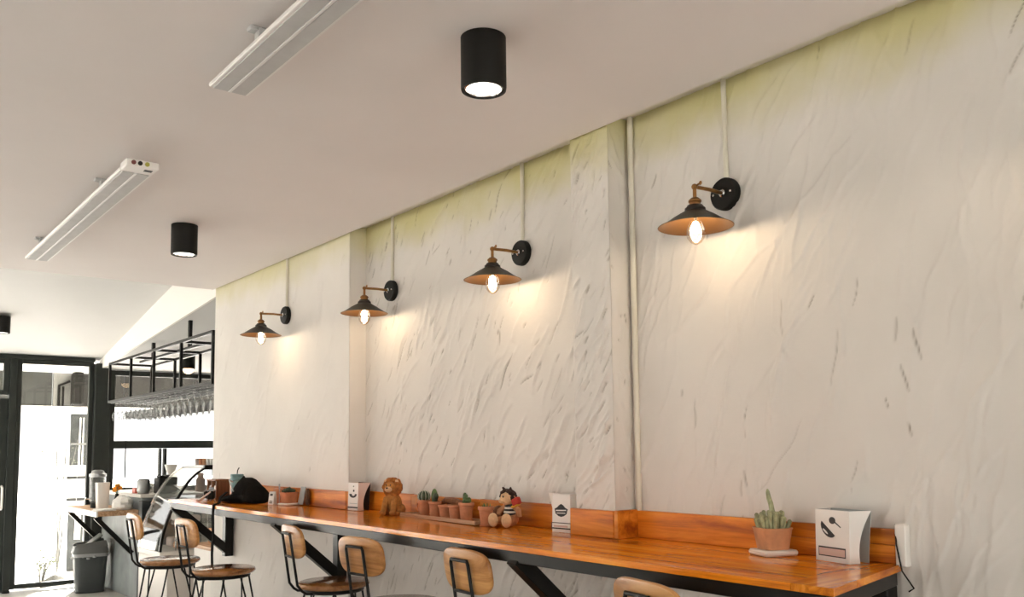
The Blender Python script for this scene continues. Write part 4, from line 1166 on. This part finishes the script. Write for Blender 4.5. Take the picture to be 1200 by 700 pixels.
# ------------------------------------------------------------------ hanging glass rack
RX0, RX1, RZ0, RZ1 = 2.30, 2.70, 1.882, 2.262
RYS = [9.32, 8.58, 7.88, 7.16, 6.44]
rack = thing('glass_rack', 'black steel frame rack hung from the ceiling over the bar, glasses below', 'rack')
tb = .022
def beam(a, b, name='frame_bar', w_=tb, m='black_rod'):
    d = MB(); d.bar(a, b, w_, w_, (0, 0, 1) if abs(Vector(b).z - Vector(a).z) < .01 else (0, 1, 0)); return d.build(name, m, rack, smooth=0)
for x in (RX0, RX1):
    beam((x, 6.43, RZ1), (x, 9.33, RZ1)); beam((x, 6.43, RZ0), (x, 9.33, RZ0))
    for y in RYS: beam((x, y, RZ0 + tb / 2), (x, y, RZ1 - tb / 2), 'upright')
for y in RYS:
    beam((RX0 + tb / 2, y, RZ1), (RX1 - tb / 2, y, RZ1), 'cross_bar'); beam((RX0 + tb / 2, y, RZ0), (RX1 - tb / 2, y, RZ0), 'cross_bar')
for y in (7.56, 8.59): beam((2.50, y, RZ1), (2.50, y, zr(y) + .002), 'hanger_rod', .03)
beam((2.50, 7.2, RZ1 + .002), (2.50, 9.0, RZ1 + .002), 'hanger_rail')
gxs = [2.345, 2.45, 2.555, 2.655]
for x in gxs:
    for s_ in (-.014, .014): beam((x + s_ * 1.5, 6.43, RZ0 - .0155), (x + s_ * 1.5, 9.33, RZ0 - .0155), 'glass_rail', .007, 'black_rod')
d = MB(); d.lathe([(0, .004), (.034, .002), (.034, .0), (.008, -.004), (.0042, -.012), (.004, -.070), (.008, -.078), (.026, -.095), (.036, -.118), (.036, -.140), (.029, -.175)], 14, cap=False)
d.lathe([(.028, -.175), (.035, -.140), (.035, -.119), (.025, -.0965), (0, -.082)], 14, cap=False)
g0 = d.build('wine_glass', 'glass', None, 60)
first = True
for x in gxs:
    for k in range(19):
        y = 6.53 + k * .15
        if min(abs(y - q) for q in RYS) < .02: y += .03
        o = g0 if first else g0.copy()
        if not first: COL.objects.link(o)
        first = False
        o.location = (x, y, RZ0 - .0135)
        tag(o, 'clear wine glass hanging upside down in the dense rows under the black rack', 'glass', 'wine glasses hanging under the rack')
d = MB(); d.tube([(0, 0, 0), (0, 0, .56)], .007, 6); o = tag(d.build('pull_cord', 'black_matte'), 'thin dark vertical cord hanging before the bar windows', 'cord'); o.location = (2.66, YB - .075, .95)

# ------------------------------------------------------------------ far service counter with ledge, bin, display case
cnt = thing('service_counter', 'grey cement service counter with wood ledge on black braces beside the glass wall', 'counter')
d = MB(); d.box(2.44, 3.0, 8.62, 10.06, 0, .955, .004); d.build('counter_body', 'counter_grey', cnt, smooth=0)
d = MB(); d.box(2.42, 3.02, 8.60, 10.06, .956, .985, .003); d.build('counter_top', 'counter_white', cnt, smooth=0)
LZ = .842
for k, (x0, x1) in enumerate(((2.08, 2.20), (2.201, 2.32), (2.321, 2.438))):
    d = MB(); d.box(x0, x1, 8.70, 10.02, LZ - .045, LZ, .002); d.build('ledge_board', 'pale_wood', cnt, smooth=0)
d = MB(); d.box(2.064, 2.079, 8.70, 10.02, LZ - .05, LZ + .001, .002); d.build('ledge_edge', 'counter_white', cnt, smooth=0)
for y in (8.86, 9.88):
    d = MB(); d.bar((2.095, y, LZ - .06), (2.425, y, .43), .04, .04, (0, 1, 0), .002); d.build('brace', 'black_steel', cnt, smooth=0)
# bin
t = thing('waste_bin', 'grey plastic waste bin with open swing flap under the far wood ledge', 'bin', (2.245, 9.66, .001), R(-8))
def taper(d, w0, d0, w1, d1, z0, z1, e=6):
    n = 28; A = rsq(w0, d0, n, e); B = rsq(w1, d1, n, e)
    d._add([(x, y, z0) for x, y in A] + [(x, y, z1) for x, y in B], [(j, (j + 1) % n, n + (j + 1) % n, n + j) for j in range(n)] + [tuple(range(n))[::-1], tuple(range(n, 2 * n))])
d = MB(); taper(d, .26, .25, .31, .29, 0, .38); d.build('bin_body', 'grey_plastic', t, 40)
d = MB(); taper(d, .318, .298, .318, .298, .352, .384)
for k in range(18):
    a = k / 18 * 6.283; d.ell((.157 * math.cos(a), .147 * math.sin(a), .352 + random.uniform(-.012, .008)), (.018, .018, .012), 8, 6, jit=.2)
d.build('bin_liner', 'bin_bag', t, 60)
d = MB(); taper(d, .335, .315, .30, .285, .385, .45); d.prism([(-.155, y, .45) for y in ()] or [(-.15, -.14, .449), (.15, -.14, .449), (.13, -.13, .51), (-.13, -.13, .475)], (0, .012, 0)); d.prism([(-.15, .128, .449), (.15, .128, .449), (.13, .118, .51), (-.13, .118, .475)], (0, .012, 0)); d.build('bin_lid', 'grey_plastic_light', t, 40)
d = MB(); d.obox((.02, 0, .50), (.20, .24, .014), rot('Y', -38), .004); d.build('swing_flap', 'grey_plastic_light', t, smooth=0)

# display case: curved glass front, sits on a white plinth
t = thing('display_case', 'curved glass front food display case on a white plinth', 'display case')
Y0, Y1 = 7.79, 8.38
d = MB(); d.box(2.36, 3.0, Y0 - .2, Y1 + .02, 0, .48, .004); d.build('plinth', 'counter_white', t, smooth=0)
d = MB(); d.box(2.35, 3.0, Y0 - .02, Y1 + .02, .482, .53, .004); d.build('case_base', 'counter_white', t, smooth=0)
KN = [(2.352, .531), (2.366, .66), (2.402, .78), (2.455, .92), (2.515, 1.03), (2.585, 1.13), (2.665, 1.205), (2.735, 1.243)]
pts = []
for k in range(len(KN) - 1):
    for q in range(3):
        u = q / 3; pts.append((KN[k][0] * (1 - u) + KN[k + 1][0] * u, KN[k][1] * (1 - u) + KN[k + 1][1] * u))
pts.append(KN[-1])
for _ in range(2): pts = [pts[0]] + [((pts[k - 1][0] + pts[k][0] * 2 + pts[k + 1][0]) / 4, (pts[k - 1][1] + pts[k][1] * 2 + pts[k + 1][1]) / 4) for k in range(1, len(pts) - 1)] + [pts[-1]]
d = MB(); d.sheet([[(x, Y0 + .01, z), (x, Y1 - .01, z)] for x, z in pts], .006, (.8, 0, -.2)); d.build('curved_glass', 'case_glass', t, 60)
for y, m in ((Y0, 'black_steel'), (Y1, 'chrome')):
    d = MB(); d.sheet([[(x - .004, y - .014, z), (x - .004, y + .014, z)] for x, z in pts], .024, (.85, 0, -.3)); d.build('edge_frame', m, t, 60)
xt, zt_ = pts[-1]
d = MB(); d.box(xt - .01, 3.0, Y0 - .012, Y1 + .012, zt_ - .012, zt_ + .012, .003); d.build('case_top', 'grey_metal', t, smooth=0)
d = MB(); d.box(xt - .014, xt + .06, Y0 - .02, Y0 + .02, zt_ - .024, zt_ + .016, .003); d.build('corner_cap', 'black_steel', t, smooth=0)
d = MB(); d.box(2.98, 3.0, Y0, Y1, .532, zt_ - .013); d.build('case_back', 'case_glass', t, smooth=0)
for z, x0 in ((.75, 2.47), (.97, 2.60)):
    d = MB(); d.box(x0, 2.97, Y0 + .02, Y1 - .02, z, z + .008); d.build('shelf', 'case_glass', t, smooth=0)
for y in (Y0, Y1):
    poly = [(x + .016, y, z) for x, z in pts] + [(2.98, y, zt_), (2.98, y, .532)]
    d = MB(); d.prism(poly, (0, .004, 0)); d.build('side_glass', 'case_glass', t, smooth=0)
for y in (Y0 + .03, Y1 - .03):
    for x in (2.50, 2.955):
        d = MB(); d.tube([(x, y, .532), (x, y, .966 if x > 2.6 else .756)], .006, 6); d.build('shelf_post', 'chrome', t)
# things in and on the case
for k, (x, y, z, m) in enumerate(((2.66, 7.97, .759, 'pink_cloth'), (2.68, 8.22, .759, 'paper'), (2.62, 7.96, .532, 'terracotta_pale'), (2.64, 8.22, .532, 'pink_cloth'))):
    d = MB(); d.box(-.08, .08, -.07, .07, 0, .06 + .02 * (k % 2), .012)
    tag(d.build('pastry_box', m, smooth=0), ['pinkish pastry box on the near glass shelf of the case', 'white pastry box on the far glass shelf of the case', 'tan pastry box on the case floor, near side', 'pinkish pastry box on the case floor, far side'][k], 'box', 'boxes inside the display case').location = (x, y, z)
cup = MB(); cup.lathe([(0, 0), (.018, 0), (.024, .06), (.021, .06), (.016, .006), (0, .005)], 12)
c0 = None
for k in range(6):
    m = ('card_pink', 'terracotta', 'terracotta_pale', 'white_plastic', 'white_plastic', 'grey_metal')[k]
    o = cup.build('sample_cup', m)
    o.location = (2.85, 8.34 - k * .098, zt_ + .013)
    tag(o, ['pinkish cup on top of the display case, at the far end of the row', 'red-brown cup on top of the display case', 'tan cup on top of the display case', 'white cup on the case top beside the tan cup',
            'white cup on the case top beside the grey cup', 'grey metal cup on the near end of the display case top'][k], 'cup', 'cups on the display case')

# things on the far ledge and counter
t = thing('drink_dispenser', 'tall clear drink dispenser jar with lid on the far wood ledge', 'dispenser', (2.225, 9.36, LZ + .001))
d = MB(); d.lathe([(0, 0), (.06, 0), (.06, .05), (.05, .055), (0, .055)], 20); d.build('stand', 'black_matte', t, 40)
d = MB(); d.lathe([(0, .056), (.066, .056), (.072, .07), (.074, .29), (.068, .305), (.064, .305), (.070, .288), (.068, .072), (0, .062)], 24); d.build('jar', 'glass', t, 40)
d = MB(); d.lathe([(.070, .30), (.078, .303), (.078, .33), (.06, .34), (.055, .36), (.03, .37), (0, .37)], 24); d.build('lid', 'grey_metal', t, 40)
d = MB(); d.tube([(-.07, 0, .09), (-.11, 0, .09), (-.112, 0, .07)], .008, 8); d.box(-.108, -.098, -.02, .02, .098, .104); d.build('tap', 'chrome', t)
d = MB(); taper(d, .10, .09, .12, .10, 0, .25); o = tag(d.build('paper_bag', 'paper', smooth=40), 'upright white paper bag beside the drink dispenser', 'bag'); o.location = (2.23, 9.19, LZ + .001)
t = thing('flower_vase', 'orange flowers in a small dark vase on the far ledge', 'flowers', (2.335, 9.08, LZ + .001))
d = MB(); d.lathe([(0, 0), (.022, 0), (.03, .04), (.022, .10), (.016, .13), (.019, .14), (0, .138)], 16); d.build('vase', 'black_matte', t)
for k in range(9):
    a = k * 2.4; q = Vector((math.cos(a) * .035 * math.sqrt(k / 9), math.sin(a) * .05 * math.sqrt(k / 9), .20 + random.uniform(-.03, .035)))
    d = MB(); d.ell(q, (.022, .022, .016), 10, 6, jit=.15); fl = d.build('bloom', 'orange', t)
    d = MB(); d.tube([(0, 0, .13), q], .002, 5); d.build('flower_stem', 'cactus', fl)
d = MB(); d.ell((0, 0, .05), (.09, .13, .08), 18, 12, jit=.14); 
for v_i in range(len(d.v)): d.v[v_i] = (d.v[v_i][0], d.v[v_i][1], max(0, d.v[v_i][2]))
o = tag(d.build('crumpled_cloth', 'paper', smooth=25), 'crumpled white cloth heaped on the far wood ledge', 'cloth'); o.location = (2.33, 8.86, LZ + .001)
d = MB(); d.box(-.08, .08, -.11, .11, 0, .008, .001); d.obox((.01, 0, .013), (.14, .2, .006), rot('Z', 8)); o = tag(d.build('menu_booklet', 'card', smooth=0), 'flat white booklets at the front of the far ledge', 'booklet'); o.location = (2.16, 8.83, LZ + .001)
d = MB(); d.lathe([(0, 0), (.05, 0), (.06, .03), (.06, .12), (.05, .14), (0, .15)], 18); o = tag(d.build('grey_canister', 'grey_metal'), 'rounded grey canister on the service counter', 'canister'); o.location = (2.50, 8.80, .986)
d = MB(); d.box(-.04, .04, -.05, .05, 0, .05, .004); o = tag(d.build('red_tin', 'red_label', smooth=0), 'small red tin on the service counter beside the canister', 'tin'); o.location = (2.50, 8.98, .986)
for k in range(3):
    d = MB(); d.box(-.05, .05, -.07, .07, 0, .028, .003)
    o = tag(d.build('paper_pack', ('paper', 'grey_metal', 'paper')[k], smooth=0), ['white paper pack, bottom of the small stack on the service counter', 'grey pack in the middle of the small stack on the service counter', 'white paper pack, top of the small stack on the service counter'][k], 'pack', 'packs stacked on the service counter')
    o.location = (2.62, 9.12, .986 + k * .029); o.rotation_euler = (0, 0, .2 * k)
d = MB(); d.box(-.06, .06, -.09, .09, 0, .15, .006); d.box(-.045, .03, -.06, .06, .15, .17, .006)
o = tag(d.build('card_machine', 'black_matte', smooth=0), 'black boxy register on the counter left of the display case', 'register'); o.location = (2.66, 8.74, .986)
t = thing('side_panel_box', 'upright dark grey divider box between the wood ledge and display case', 'box', (2.46, 8.535, .001))
d = MB(); d.box(-.06, .05, -.055, .055, .0, .93, .004); d.build('box_body', 'outdoor_grey', t, smooth=0)
t = thing('coffee_grinder', 'small black and white grinder on the bar beside the window mullion', 'grinder', (2.82, 9.02, .986))
d = MB(); d.box(-.05, .05, -.06, .06, 0, .17, .008); d.build('grinder_body', 'black_matte', t, smooth=0)
d = MB(); d.lathe([(.03, .17), (.06, .26), (.06, .27), (0, .272)], 16); d.build('hopper', 'white_plastic', t)
d = MB(); d.tube([(-.05, 0, .12), (-.12, 0, .10)], .01, 8); d.build('spout', 'chrome', t)

# bar interior behind the end of the plaster wall
back = thing('back_cabinet', 'pale low cabinet with wooden top seen under the far end of the ledge', 'cabinet', (2.80, 7.0, .001))
d = MB(); d.box(-.30, .30, -.36, .36, 0, .60, .006); d.build('cabinet_body', 'counter_white', back, smooth=0)
d = MB(); d.box(-.33, .33, -.38, .38, .601, .63, .003); d.build('cabinet_top', 'pale_wood', back, smooth=0)
d = MB(); d.ell((0, 0, .11), (.12, .16, .13), 18, 12, jit=.04)
for v_i in range(len(d.v)): d.v[v_i] = (d.v[v_i][0], d.v[v_i][1], max(0, d.v[v_i][2]))
o = tag(d.build('cloth_sack', 'pink_cloth', smooth=60), 'rounded pinkish cloth sack on the low cabinet', 'sack'); o.location = (2.70, 6.86, .632)
d = MB(); d.box(-.10, .10, -.09, .09, 0, .12, .006); o = tag(d.build('tan_carton', 'terracotta_pale', smooth=0), 'tan carton on the low cabinet behind the cloth sack', 'carton'); o.location = (2.68, 7.18, .632)
t = thing('sauce_bottle', 'white bottle with black cap standing on the cabinet edge', 'bottle', (2.52, 6.74, .632))
d = MB(); d.lathe([(0, 0), (.03, 0), (.032, .08), (.02, .11), (.014, .12), (0, .12)], 16); d.build('bottle_body', 'white_plastic', t)
d = MB(); d.lathe([(0, .121), (.017, .121), (.017, .15), (0, .152)], 14); d.build('cap', 'ink', t)
rear = thing('rear_bench', 'white back bar bench under the bar windows', 'bench', (3.72, 9.68, .001))
d = MB(); d.box(-.55, 1.3, -.32, .36, 0, .90, .004); d.build('bench_body', 'counter_white', rear, smooth=0)
d = MB(); d.box(-.57, 1.3, -.35, .37, .901, .93, .003); d.build('bench_top', 'grey_metal', rear, smooth=0)
for k, (x, h_, r_, m) in enumerate(((3.20, .22, .05, 'brown_wood'), (3.36, .16, .06, 'black_matte'), (3.54, .24, .045, 'terracotta_pale'), (3.72, .15, .06, 'grey_metal'))):
    d = MB(); d.lathe([(0, 0), (r_, 0), (r_, h_ * .7), (r_ * .6, h_ * .82), (r_ * .6, h_), (0, h_)], 16)
    o = tag(d.build('storage_jar', m), ['brown jar on the back bar bench', 'short black jar on the back bar bench', 'tall tan jar on the back bar bench', 'squat grey jar on the back bar bench'][k], 'jar', 'jars on the back bar bench'); o.location = (x + .1, 9.55, .932)
